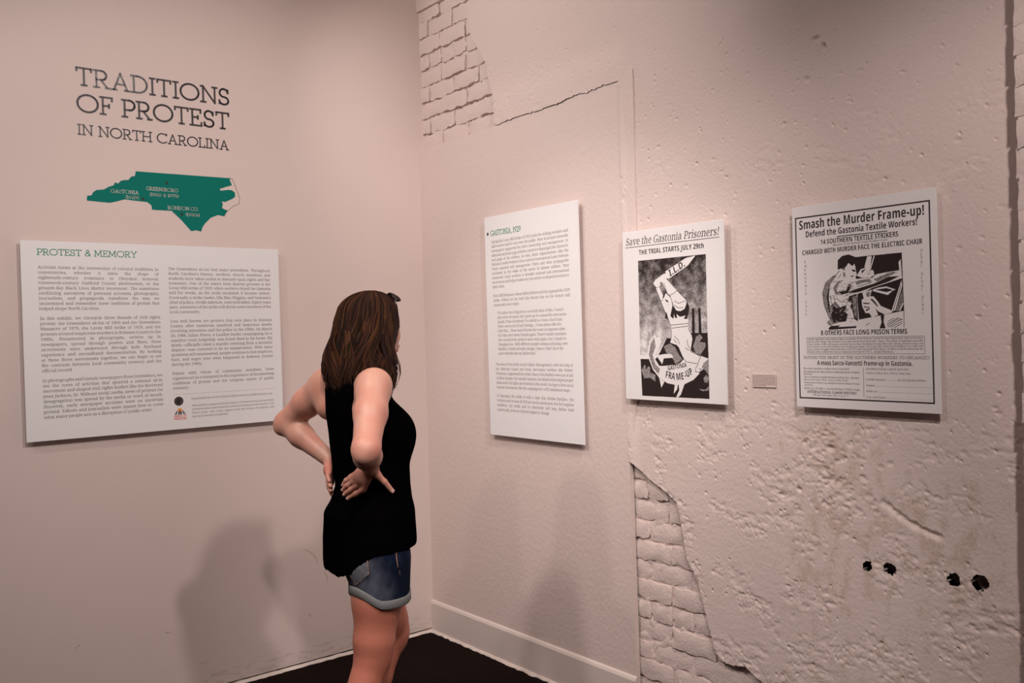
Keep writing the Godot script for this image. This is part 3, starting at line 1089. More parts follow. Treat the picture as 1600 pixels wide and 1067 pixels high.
# ------------------------------------------------------------------ panels and posters
func board(called: String, label: String, category: String, corner: Vector3, w: float, h: float, left_wall: bool, c: Canvas, tilt := 0.0) -> Node3D:
	# corner: upper left corner on the wall; local x runs right, y up, z out of the wall
	var o := thing(called, label, category, corner)
	o.rotation.y = 0.0 if left_wall else -PI / 2.0
	o.rotate_object_local(Vector3(0, 0, 1), tilt)
	var front := 0.034
	part("foam_board", box_mesh(Vector3(0, -h, front - 0.006), Vector3(w, 0, front), 0.0006), mats.board_white, o)
	for x in [0.12, 0.88]:
		part("mounting_block", box_mesh(Vector3(w * x - 0.03, -h * 0.5 - 0.05, 0.006), Vector3(w * x + 0.03, -h * 0.5 + 0.05, front - 0.0065)), mats.board_white, o)
	var st := SurfaceTool.new()
	st.begin(Mesh.PRIMITIVE_TRIANGLES)
	var z := front + 0.0005
	var i := 0.001
	for v in [[0, 0], [1, 0], [1, 1], [0, 0], [1, 1], [0, 1]]:
		st.set_uv(Vector2(v[0], v[1]))
		st.set_normal(Vector3(0, 0, 1))
		st.add_vertex(Vector3(lerpf(i, w - i, v[0]), -lerpf(i, h - i, v[1]), z))
	var m := mat("print_" + called, Color.WHITE, 0.5)
	m.albedo_texture = c.texture()
	m.texture_repeat = false
	part("print_sheet", st.commit(), m, o)
	return o

func text_panel() -> void:
	var c := Canvas.new(1.056, 0.783, 1850.0, Color8(237, 236, 237))
	var ink := Color8(72, 58, 58)
	var green := Color8(20, 128, 98)
	slab_print(c, "PROTEST & MEMORY", 0.057, 0.434, 0.0555, 0.0255, 0.0030, green)
	var em := 0.0160
	justified(c, "serif", ["Activism forms at the intersection of cultural traditions in", "communities, whether it takes the shape of", "eighteenth-century resistance to Cherokee removal,", "nineteenth-century Guilford County abolitionism, or the", "present-day Black Lives Matter movement. The sometimes", "conflicting narratives of personal accounts, photography,", "journalism, and propaganda transform the way we", "understand and remember these traditions of protest that", "helped shape North Carolina."], 0.058, 0.518, 0.108, 0.0203, em, ink)
	justified(c, "serif", ["In this exhibit, we chronicle three threads of civil rights", "protest: the Greensboro sit-ins of 1960 and the Greensboro", "Massacre of 1979, the Loray Mill Strike of 1929, and the", "protests around suspicious murders in Robeson County in the", "1980s. Documented in photographs, written up in", "newspapers, spread through posters and fliers, these", "movements were understood through both firsthand", "experience and secondhand documentation. By looking", "at these three movements together, we can begin to see", "the contrasts between local community memory and the", "official record."], 0.060, 0.519, 0.309, 0.0205, em, ink)
	justified(c, "serif", ["In photographs and historic newspapers from Greensboro, we", "see the roots of activism that spurred a national sit-in", "movement and shaped civil rights leaders like the Reverend", "Jesse Jackson, Sr. Without social media, news of protests for", "desegregation was spread by the media or word of mouth.", "However, early newspaper accounts were on uncertain", "ground. Editors and journalists were unsure how to cover", "what many people saw as a disruption of public order."], 0.062, 0.520, 0.553, 0.0205, em, ink)
	justified(c, "serif", ["The Greensboro sit-ins had major precedents. Throughout", "North Carolina's history, workers, church members, and", "students have taken action to demand equal rights and fair", "treatment. One of the state's most famous protests is the", "Loray Mill strike of 1929, when workers closed the Gastonia", "mill for weeks. As the strike escalated, it became violent.", "Eventually a strike leader, Ella May Wiggins, and Gastonia's", "chief of police, Orville Aderholt, were both killed. Eighty years", "later, memories of the strike still divide some members of the", "local community."], 0.558, 1.014, 0.104, 0.0204, em, ink)
	justified(c, "serif", ["Less well known are protests that took place in Robeson", "County after numerous unsolved and suspicious deaths", "involving minorities and the police in the 1980s. On March", "26, 1988, Julian Pierce, a Lumbee leader campaigning for a", "superior court judgeship, was found dead in his home. His", "death—officially ruled a murder resulting from a domestic", "dispute—was rumored to be an assassination. With many", "questions still unanswered, people continue to feel suspicion,", "hurt, and anger over what happened in Robeson County", "during the 1980s."], 0.560, 1.016, 0.327, 0.0205, em, ink)
	justified(c, "serif", ["Paired with voices of community members, these", "vignettes act as a testament to the importance of documenting", "traditions of protest and the complex nature of public", "memory."], 0.562, 1.018, 0.550, 0.0208, em, ink)
	c.rect(0.563, 0.6340, 1.018, 0.6350, Color8(170, 160, 156))
	var fine := Color8(96, 80, 80)
	justified(c, "serif", ["Organized by the North Carolina Folklore Society, ncfolkloresociety.org"], 0.637, 1.005, 0.660, 0.0155, 0.0118, fine, 0.18)
	justified(c, "serif", ["This exhibit is supported by the Fabric of Freedom series, presented by", "ArtsGreensboro and funded by a National Endowment for the Arts \"Our", "Town\" grant, with major support from the Weaver Foundation and", "Lincoln Financial Foundation."], 0.639, 1.014, 0.690, 0.0155, 0.0112, fine, 0.18)
	# round dark seal and the sunrise logo
	c.disc(0.5848, 0.6632, 0.0195, Color8(30, 28, 30))
	c.disc(0.5848, 0.6632, 0.0160, Color8(72, 62, 58))
	c.poly(PackedVector2Array([Vector2(0.577, 0.655), Vector2(0.589, 0.651), Vector2(0.594, 0.662), Vector2(0.586, 0.669), Vector2(0.590, 0.678), Vector2(0.579, 0.677), Vector2(0.574, 0.666)]), Color8(26, 22, 24))
	c.disc(0.5885, 0.7045, 0.0105, Color8(240, 150, 40))
	c.rect(0.572, 0.7055, 0.605, 0.722, Color8(237, 236, 237))
	var grey := Color8(96, 90, 98)
	for q in [[0.583, 0.594, 0.579, 0.598], [0.574, 0.580, 0.565, 0.574], [0.597, 0.603, 0.603, 0.612]]:
		c.poly(PackedVector2Array([Vector2(q[0], 0.7050), Vector2(q[1], 0.7050), Vector2(q[3], 0.7200), Vector2(q[2], 0.7200)]), grey)
	fit_text(c, "sans_bold", "FABRIC OF", 0.5615, 0.6155, 0.7310, 0.0125, Color8(214, 62, 48))
	fit_text(c, "sans_bold", "FREEDOM", 0.5615, 0.6155, 0.7425, 0.0135, Color8(214, 62, 48))
	board("text_panel", "wide white text panel with green heading and two columns under the green map", "panel", Vector3(-1.868, 1.944, 0.0), 1.056, 0.783, true, c)

func tall_panel() -> void:
	var c := Canvas.new(0.637, 1.007, 1850.0, Color8(237, 236, 237))
	var ink := Color8(92, 76, 76)
	var p := star(0.0115)
	for i in p.size():
		p[i] = Vector2(0.022 + p[i].x, 0.077 - p[i].y)
	c.poly(p, Color8(28, 24, 24))
	slab_print(c, "GASTONIA, 1929", 0.043, 0.266, 0.088, 0.0245, 0.0030, Color8(30, 132, 100))
	var em := 0.0166
	justified(c, "serif", ["During the Loray Mill Strike of 1929, both the striking workers and", "mill owners tried to win over the public. Most local and statewide", "newspapers supported the mill's ownership and management. In", "editorials and front page articles, reporters disparaged the character", "and goals of the strikers. In turn, labor organizations—like the", "National Textile Workers Union and the International Labor Defense", "Fund—attacked mill management. Fliers and other propaganda", "circulated in the wake of the arrest of sixteen strikers. They", "connected Loray workers to broader national and international", "movements and helped make sure the whole world paid attention to", "their cause."], 0.047, 0.574, 0.122, 0.0207, em, ink)
	justified(c, "serif", ["Now, Bill Passmore, whose father Robert actively opposed the 1929", "strike, reflects on the hold this history has on the former mill", "community even today:"], 0.052, 0.576, 0.370, 0.0215, em, ink)
	justified(c, "serif", ["\"It's taken me a long time to see both sides of this. I wasn't", "alive then of course, but I grew up in a staunchly anti-union", "family. From everybody I've talked to, it was a hard time.", "There were a lot of hurt feelings... It was almost like the", "Civil War... There were friends that were on opposite sides", "of it that were never friends again. There's family members", "who would never speak to each other again. But, I think it's", "changing now. With different people coming and going, new", "families, I think attitudes change. I know I don't have the", "same attitude that my father had.\""], 0.077, 0.560, 0.450, 0.0205, em, ink, 0.2, true)
	justified(c, "serif", ["The aims of the strike mostly failed. Management, with the help of", "the National Guard and local, anti-union workers like Robert", "Passmore, suppressed the strike. Many of its leaders were put in jail", "on false charges. But outside Gastonia, the failed strike helped propel", "labor and civil rights movements in the south. Its legacy lives on in", "current movements like the campaign for a $15 minimum wage."], 0.056, 0.581, 0.685, 0.0210, em, ink)
	justified(c, "serif", ["In Gastonia, the strike is still a topic that divides families. The", "violence and trauma of 1929 are rarely mentioned. But for longtime", "residents, the strike and its aftermath still help define their", "community, even as it slowly begins to change."], 0.057, 0.582, 0.829, 0.0215, em, ink)
	board("tall_text_panel", "tall white text panel with green heading and a black star beside the corner", "panel", Vector3(0.0, 2.068, 0.577), 0.637, 1.007, false, c)

func paint_shapes(c: Canvas, shapes: Array, tones: Dictionary) -> void:
	for s in shapes:
		var p := PackedVector2Array()
		for i in range(0, s[1].size(), 2):
			p.append(Vector2(s[1][i], s[1][i + 1]) * 0.001)
		c.poly(p, tones[s[0]])

func paint_lines(c: Canvas, lines: Array, width: float, ink: Color) -> void:
	for l in lines:
		var p := PackedVector2Array()
		for i in range(0, l.size(), 2):
			p.append(Vector2(l[i], l[i + 1]) * 0.001)
		c.stroke(p, width, ink)

func sword_poster() -> void:
	var paper := Color8(234, 231, 231)
	var ink := Color8(34, 22, 22)
	var tones := {"p": paper, "k": ink, "g": Color8(142, 126, 124)}
	var c := Canvas.new(0.487, 0.645, 1850.0, paper)
	put_text(c, "serif", "Save the Gastonia Prisoners!", Vector2(0.016, 0.0515), 0.0385, ink, 0.452 / text_width("serif", "Save the Gastonia Prisoners!", 0.0385), 0.2)
	c.rect(0.015, 0.0585, 0.469, 0.0605, ink)
	fit_text(c, "sans_bold", "THE TRIAL STARTS JULY 29th", 0.085, 0.401, 0.0915, 0.0250, ink)
	c.mottle(0.080, 0.1145, 0.408, 0.475, 0.95, 0.10, paper, ink, rng)
	c.rect(0.081, 0.475, 0.409, 0.629, paper)
	paint_shapes(c, [
		["k", [339, 304, 350, 304, 350, 403, 337, 403]], ["k", [368, 304, 378, 304, 382, 404, 368, 403]],
		["k", [81, 489, 124, 489, 145, 531, 178, 559, 214, 575, 254, 580, 297, 576, 339, 559, 375, 529, 409, 507, 410, 628, 86, 630]],
		["k", [154, 487, 162, 486, 181, 463, 217, 410, 238, 412, 273, 444, 295, 488, 278, 502, 257, 508, 198, 514, 176, 514]],
		["k", [324, 393, 408, 393, 410, 485, 366, 472, 332, 458]],
		["g", [84, 532, 104, 509, 109, 532, 119, 517, 130, 520, 128, 540, 156, 548, 155, 574, 129, 560, 98, 563]],
		["g", [201, 441, 230, 430, 255, 444, 272, 469, 289, 488, 257, 508, 243, 486, 211, 463]],
		["g", [340, 442, 355, 407, 372, 397, 385, 410, 371, 424, 398, 429, 398, 443, 373, 472, 350, 464]],
		["p", [162, 475, 207, 469, 236, 469, 247, 483, 199, 486, 191, 508]],
		["p", [121, 474, 122, 443, 132, 420, 158, 395, 165, 409, 184, 404, 190, 424, 166, 463, 155, 477, 161, 508, 187, 517, 216, 516, 256, 511, 300, 494, 314, 497, 358, 507, 347, 529, 367, 539, 339, 562, 297, 579, 254, 583, 214, 578, 174, 559, 142, 526, 126, 486]],
		["g", [125, 472, 134, 432, 154, 406, 160, 443, 143, 474, 157, 509, 179, 525, 171, 545, 145, 523, 130, 489]],
		["p", [250, 581, 265, 581, 261, 599, 244, 616]], ["p", [268, 581, 297, 578, 278, 618, 263, 630, 256, 627, 271, 602]], ["p", [174, 559, 200, 573, 184, 596]],
		["g", [386, 502, 410, 485, 409, 544, 395, 528, 378, 518]], ["g", [384, 555, 398, 542, 408, 550, 404, 571, 390, 571]], ["g", [362, 594, 393, 595, 410, 582, 406, 598, 382, 602]],
		["p", [237, 336, 321, 334, 319, 376, 335, 399, 339, 415, 329, 458, 353, 469, 376, 476, 360, 504, 307, 497, 295, 486, 273, 444, 263, 436, 231, 427, 239, 408, 238, 380]],
		["p", [375, 476, 390, 485, 377, 507, 378, 526, 368, 534, 351, 532, 349, 518, 362, 507]],
		["p", [216, 162, 310, 122, 360, 115, 353, 124, 326, 149, 236, 191, 222, 188]],
		["p", [155, 204, 165, 192, 187, 181, 205, 172, 219, 170, 225, 181, 218, 197, 203, 204, 191, 200, 189, 216, 171, 221]],
		["p", [200, 204, 222, 192, 259, 226, 272, 237, 237, 254, 225, 245]],
		["p", [237, 254, 272, 237, 312, 271, 314, 287, 304, 305, 286, 312, 266, 309, 251, 289]],
		["p", [167, 223, 185, 219, 202, 250, 201, 266, 190, 271]], ["p", [201, 266, 213, 242, 226, 251, 243, 265, 246, 292, 232, 289, 215, 277]], ["p", [192, 273, 215, 266, 227, 288, 219, 317, 210, 312]],
		["p", [223, 288, 248, 289, 266, 310, 286, 313, 305, 305, 322, 321, 319, 360, 236, 363, 219, 317]],
		["k", [248, 289, 266, 310, 286, 313, 305, 305, 318, 279, 327, 298, 323, 321, 316, 342, 299, 340, 310, 329, 282, 333, 266, 322, 269, 337, 258, 336, 254, 321, 251, 340, 236, 329]],
		["k", [213, 320, 219, 317, 223, 340, 208, 336]], ["k", [201, 260, 207, 244, 218, 236, 228, 251, 216, 242, 205, 263]], ["k", [212, 265, 226, 272, 229, 279, 217, 274]],
	], tones)
	paint_lines(c, [[216, 162, 310, 122], [236, 191, 326, 149, 353, 124], [167, 223, 190, 271, 210, 312, 236, 363], [272, 237, 312, 271], [239, 251, 258, 245, 272, 235], [257, 274, 277, 284, 308, 276], [256, 290, 277, 301, 297, 299], [236, 363, 319, 358], [238, 374, 318, 368], [251, 289, 237, 254, 223, 245, 207, 204], [239, 380, 239, 408, 230, 430], [320, 376, 336, 401, 339, 415, 329, 458], [263, 436, 295, 486, 307, 497, 360, 504, 375, 477, 329, 460], [253, 403, 271, 417, 277, 433], [249, 414, 263, 428], [313, 417, 316, 436, 326, 450], [305, 447, 322, 456], [362, 507, 351, 518, 349, 532, 368, 534, 377, 523, 365, 521]], 0.0019, ink)
	c.grain(tones.g, paper, ink, 0.55, rng)
	c.rect(0.080, 0.1140, 0.4085, 0.1158, ink)
	put_text(c, "sans_bold", "I.L.D.", Vector2(0.238, 0.184), 0.034, ink, 1.0, 0.1, -0.43)
	put_text(c, "sans_bold", "GASTONIA", Vector2(0.218, 0.531), 0.0225, ink, 0.82, 0.0, -0.17)
	put_text(c, "sans_bold", "FRA", Vector2(0.204, 0.557), 0.0345, ink, 0.74, 0.0, 0.16)
	put_text(c, "sans_bold", "ME", Vector2(0.258, 0.565), 0.0345, ink, 0.74, 0.0, -0.10)
	put_text(c, "sans_bold", "-UP", Vector2(0.302, 0.559), 0.0345, ink, 0.74, 0.0, -0.48)
	board("sword_poster", "white poster with a cartoon man raising a sword over a serpent", "poster", Vector3(0.0, 1.906, 1.462), 0.487, 0.645, false, c, -0.006)

func arrest_poster() -> void:
	var paper := Color8(234, 229, 230)
	var ink := Color8(40, 30, 32)
	var tones := {"p": Color8(232, 227, 228), "k": Color8(36, 24, 24), "g": Color8(122, 106, 104)}
	var c := Canvas.new(0.470, 0.641, 1850.0, paper)
	c.frame(0.0105, 0.0320, 0.4530, 0.6135, 0.0042, ink)
	fit_text(c, "sans_bold", "Smash the Murder Frame-up!", 0.0245, 0.4365, 0.0715, 0.0385, ink)
	fit_text(c, "sans_bold", "Defend the Gastonia Textile Workers!", 0.047, 0.4145, 0.0985, 0.0265, ink)
	c.rect(0.1585, 0.1055, 0.323, 0.1082, ink)
	fit_text(c, "sans_bold", "14 SOUTHERN TEXTILE STRIKERS", 0.100, 0.357, 0.1257, 0.0205, ink)
	fit_text(c, "serif", "(Members of the National Textile Workers Union)", 0.142, 0.322, 0.1345, 0.0082, ink, 0.2)
	fit_text(c, "sans_bold", "CHARGED WITH MURDER FACE THE ELECTRIC CHAIR", 0.0335, 0.428, 0.1540, 0.0205, ink)
	var col := "EMERGENCY CALL"
	for i in col.length():
		put_text(c, "serif", col[i], Vector2(0.0400, 0.1800 + i * 0.0128), 0.0098, ink)
	col = "GIVE! GIVE! GIVE!"
	for i in col.length():
		put_text(c, "serif", col[i], Vector2(0.4215, 0.1760 + i * 0.0113), 0.0105, ink)
	paint_shapes(c, [
		["k", [217, 175, 365, 174, 368, 344, 298, 355, 225, 366, 220, 287, 218, 227]],
		["p", [159, 209, 171, 209, 180, 237, 212, 242, 239, 241, 227, 287, 222, 287, 221, 371, 216, 383, 123, 391, 116, 371, 124, 358, 108, 317, 103, 281, 115, 246, 141, 227]],
		["g", [141, 227, 115, 246, 103, 281, 108, 317, 124, 358, 134, 379, 138, 359, 127, 323, 124, 287, 132, 252, 155, 225]],
		["k", [125, 264, 128, 267, 124, 297, 129, 328, 136, 361, 130, 363, 122, 328, 118, 292]],
		["g", [125, 323, 145, 308, 164, 329, 183, 322, 189, 310, 195, 290, 186, 310, 182, 365, 134, 379]],
		["k", [139, 321, 155, 329, 183, 320, 177, 340, 188, 348, 182, 370, 140, 374, 131, 351]],
		["k", [195, 293, 220, 287, 222, 371, 209, 363, 204, 336, 198, 326, 202, 311, 190, 310]], ["g", [203, 296, 219, 292, 218, 364, 209, 351, 207, 326]],
		["p", [180, 240, 212, 243, 239, 241, 271, 242, 284, 232, 317, 228, 357, 225, 355, 201, 362, 193, 365, 249, 324, 259, 270, 272, 248, 283, 222, 286, 192, 287, 162, 284, 154, 273, 163, 254]],
		["g", [140, 265, 155, 248, 174, 242, 157, 258, 153, 276, 165, 286, 190, 283, 165, 289, 148, 283]],
		["k", [158, 209, 159, 180, 174, 168, 196, 165, 214, 173, 230, 181, 234, 201, 221, 209, 214, 195, 208, 202, 195, 191, 186, 202, 175, 209, 170, 206]],
		["p", [175, 209, 186, 202, 197, 193, 205, 201, 216, 200, 220, 220, 222, 230, 210, 239, 180, 237, 170, 229]],
		["k", [205, 211, 218, 215, 217, 220, 208, 218]], ["g", [177, 204, 184, 203, 182, 212, 176, 214]], ["g", [176, 217, 182, 220, 184, 235, 177, 232]], ["k", [199, 232, 213, 230, 207, 235]],
		["g", [217, 249, 265, 245, 270, 255, 244, 254, 220, 260]], ["k", [192, 280, 228, 270, 265, 262, 275, 260, 324, 242, 357, 242, 324, 256, 270, 270, 227, 282, 195, 285]], ["g", [276, 246, 317, 234, 352, 229, 317, 244, 286, 254]], ["k", [157, 278, 168, 285, 190, 284, 204, 261, 196, 256, 184, 275]],
		["p", [257, 176, 267, 176, 272, 177, 263, 228, 250, 227, 248, 205]], ["p", [278, 176, 282, 176, 267, 218, 264, 216]],
		["p", [221, 232, 235, 213, 250, 210, 253, 227, 263, 230, 266, 218, 276, 219, 279, 234, 265, 241, 239, 240]], ["k", [237, 219, 250, 213, 248, 217, 239, 226]],
		["p", [272, 277, 290, 272, 316, 270, 345, 281, 335, 284, 320, 296, 273, 282]], ["k", [280, 278, 316, 275, 336, 282, 316, 287]],
		["p", [238, 285, 248, 283, 270, 277, 264, 294, 288, 354, 267, 360, 260, 348, 243, 303]], ["g", [251, 286, 264, 282, 261, 299, 251, 296]],
		["p", [235, 307, 248, 298, 274, 297, 289, 315, 297, 327, 329, 341, 332, 348, 309, 353, 289, 344, 273, 326, 268, 348, 247, 347, 237, 327]],
		["k", [240, 315, 261, 317, 261, 320, 242, 319]], ["k", [241, 326, 260, 329, 260, 332, 242, 329]], ["k", [247, 337, 262, 332, 260, 336, 250, 341]], ["k", [264, 306, 274, 316, 284, 327, 289, 329, 279, 314, 269, 304]],
		["p", [363, 254, 365, 271, 342, 341, 336, 344, 329, 345]], ["k", [361, 268, 362, 270, 336, 342, 334, 343]], ["g", [366, 280, 367, 314, 354, 344, 342, 343]], ["p", [366, 318, 367, 325, 357, 344, 353, 344]],
		["p", [221, 369, 298, 355, 367, 345, 367, 373, 365, 394, 216, 392]], ["k", [295, 356, 307, 354, 304, 374, 310, 394, 291, 394, 298, 376]],
		["k", [120, 391, 129, 383, 162, 382, 154, 387, 216, 385, 215, 391, 125, 395]], ["p", [162, 385, 209, 377, 214, 381, 203, 386]], ["g", [116, 373, 123, 363, 134, 381, 123, 381]],
	], tones)
	paint_lines(c, [[316, 386, 354, 365], [318, 391, 359, 368], [328, 391, 361, 375], [338, 393, 361, 381], [318, 374, 336, 365], [316, 381, 349, 364], [248, 384, 259, 377], [346, 375, 363, 368], [155, 324, 177, 335], [151, 296, 164, 309, 181, 310], [141, 288, 147, 311, 161, 324], [131, 287, 132, 308, 139, 323], [164, 213, 144, 232], [169, 224, 158, 236], [317, 232, 342, 229], [296, 240, 317, 236], [228, 248, 263, 246], [222, 265, 265, 257], [115, 246, 103, 281, 108, 317, 124, 358], [365, 174, 368, 345, 367, 392]], 0.0016, tones.k)
	c.grain(tones.g, tones.p, tones.k, 0.6, rng)
	# crayon hatching along the back and the flank
	for i in 190:
		var q := Vector2(rng.randf_range(0.122, 0.212), rng.randf_range(0.245, 0.375))
		c.stroke(PackedVector2Array([q, q + Vector2(rng.randf_range(0.004, 0.012), rng.randf_range(-0.008, 0.008))]), 0.0009, tones.k if i % 3 else tones.p)
	fit_text(c, "sans_bold", "8 OTHERS FACE LONG PRISON TERMS", 0.0935, 0.377, 0.4115, 0.0205, ink)
	c.frame(0.0425, 0.4185, 0.4280, 0.4710, 0.0012, ink)
	justified(c, "serif", ["All the organizers and leading strikers, members of the National Textile Workers Union have been arrested on", "the murder charge. The workers have been driven from their tent colony. The police of Gastonia, upon the", "direct orders of the mill owners attacked the workers' headquarters and their tent colony, fired shots into the", "tents where women and children were sleeping and began shooting at the workers and beating them with their", "guns. In the struggle which followed, Chief of Police Aderholt was killed. The first to fall wounded by the", "attack of the policemen was an organizer for the N.T.W.U., Joseph Harrison."], 0.0465, 0.4240, 0.4265, 0.0080, 0.0080, ink)
	fit_text(c, "serif", "DEFEND THE RIGHT OF THE SOUTHERN WORKERS TO ORGANIZE!", 0.0287, 0.4410, 0.4860, 0.0128, ink)
	fit_text(c, "sans_bold", "A mass Sacco-Vanzetti frame-up in Gastonia.", 0.0776, 0.3905, 0.5055, 0.0195, ink)
	c.rect(0.2345, 0.5120, 0.2358, 0.6020, ink)
	justified(c, "serif", ["The entire American working-class is challenged!"], 0.0277, 0.190, 0.5195, 0.008, 0.0076, ink)
	justified(c, "serif", ["The International Labor Defense is defending these Southern", "workers."], 0.0277, 0.222, 0.5295, 0.0075, 0.0076, ink)
	justified(c, "serif", ["The 14 Southern Textile Workers shall not die—All must", "be saved at once! Their cause is your cause."], 0.0285, 0.222, 0.5465, 0.0082, 0.0076, ink)
	justified(c, "serif", ["Thousands of dollars are needed to defend these militant", "workers."], 0.0285, 0.222, 0.5645, 0.0075, 0.0076, ink)
	fit_text(c, "serif", "RUSH ALL FUNDS to the NATIONAL OFFICE of the", 0.0285, 0.222, 0.5830, 0.0080, ink)
	fit_text(c, "serif_bold", "INTERNATIONAL LABOR DEFENSE", 0.0390, 0.212, 0.5950, 0.0108, ink)
	fit_text(c, "serif", "80 East 11th Street, New York, N. Y.", 0.0610, 0.186, 0.6035, 0.0078, ink)
	fit_text(c, "serif", "INTERNATIONAL LABOR DEFENSE,", 0.2440, 0.380, 0.5185, 0.0080, ink)
	fit_text(c, "serif", "National Office: 80 E. 11th St., New York.", 0.2440, 0.385, 0.5310, 0.0080, ink)
	fit_text(c, "serif", "I hereby enclose $ ................. for the Gastonia Defense.", 0.2430, 0.430, 0.5500, 0.0076, ink)
	fit_text(c, "serif", "Name ...............................................................", 0.2430, 0.446, 0.5680, 0.0076, ink)
	fit_text(c, "serif", "Address ............................................................", 0.2425, 0.446, 0.5855, 0.0076, ink)
	fit_text(c, "serif", "City and State ..................................................", 0.2420, 0.446, 0.6035, 0.0076, ink)
	board("arrest_poster", "black bordered poster with a shirtless man drawn between broken beams", "poster", Vector3(0.0, 1.906, 2.223), 0.470, 0.641, false, c)

func caption_label() -> void:
	# a small film label stuck between the two posters; its type is too small to make out
	var o := thing("caption_label", "tiny translucent caption label stuck between the two posters", "label", Vector3(0.0, 1.366, 2.030))
	o.rotation.y = -PI / 2.0
	var c := Canvas.new(0.094, 0.044, 4000.0, Color8(216, 199, 192))
	for r in 8:
		var x := 0.002
		while x < (0.088 if r < 7 else 0.045):
			var w := rng.randf_range(0.004, 0.012)
			c.rect(x, 0.003 + r * 0.005, minf(x + w, 0.092), 0.0052 + r * 0.005, Color8(138, 116, 110))
			x += w + 0.0016
	var st := SurfaceTool.new()
	st.begin(Mesh.PRIMITIVE_TRIANGLES)
	for v in [[0, 0], [1, 0], [1, 1], [0, 0], [1, 1], [0, 1]]:
		st.set_uv(Vector2(v[0], v[1]))
		st.set_normal(Vector3(0, 0, 1))
		st.add_vertex(Vector3(0.094 * v[0], -0.044 * v[1], 0.0052))
	var m := mat("caption_print", Color.WHITE, 0.6)
	m.albedo_texture = c.texture()
	m.texture_repeat = false
	part("film", box_mesh(Vector3(0, -0.044, 0.002), Vector3(0.094, 0, 0.0048)), mats.label_film, o)
	part("print_sheet", st.commit(), m, o)

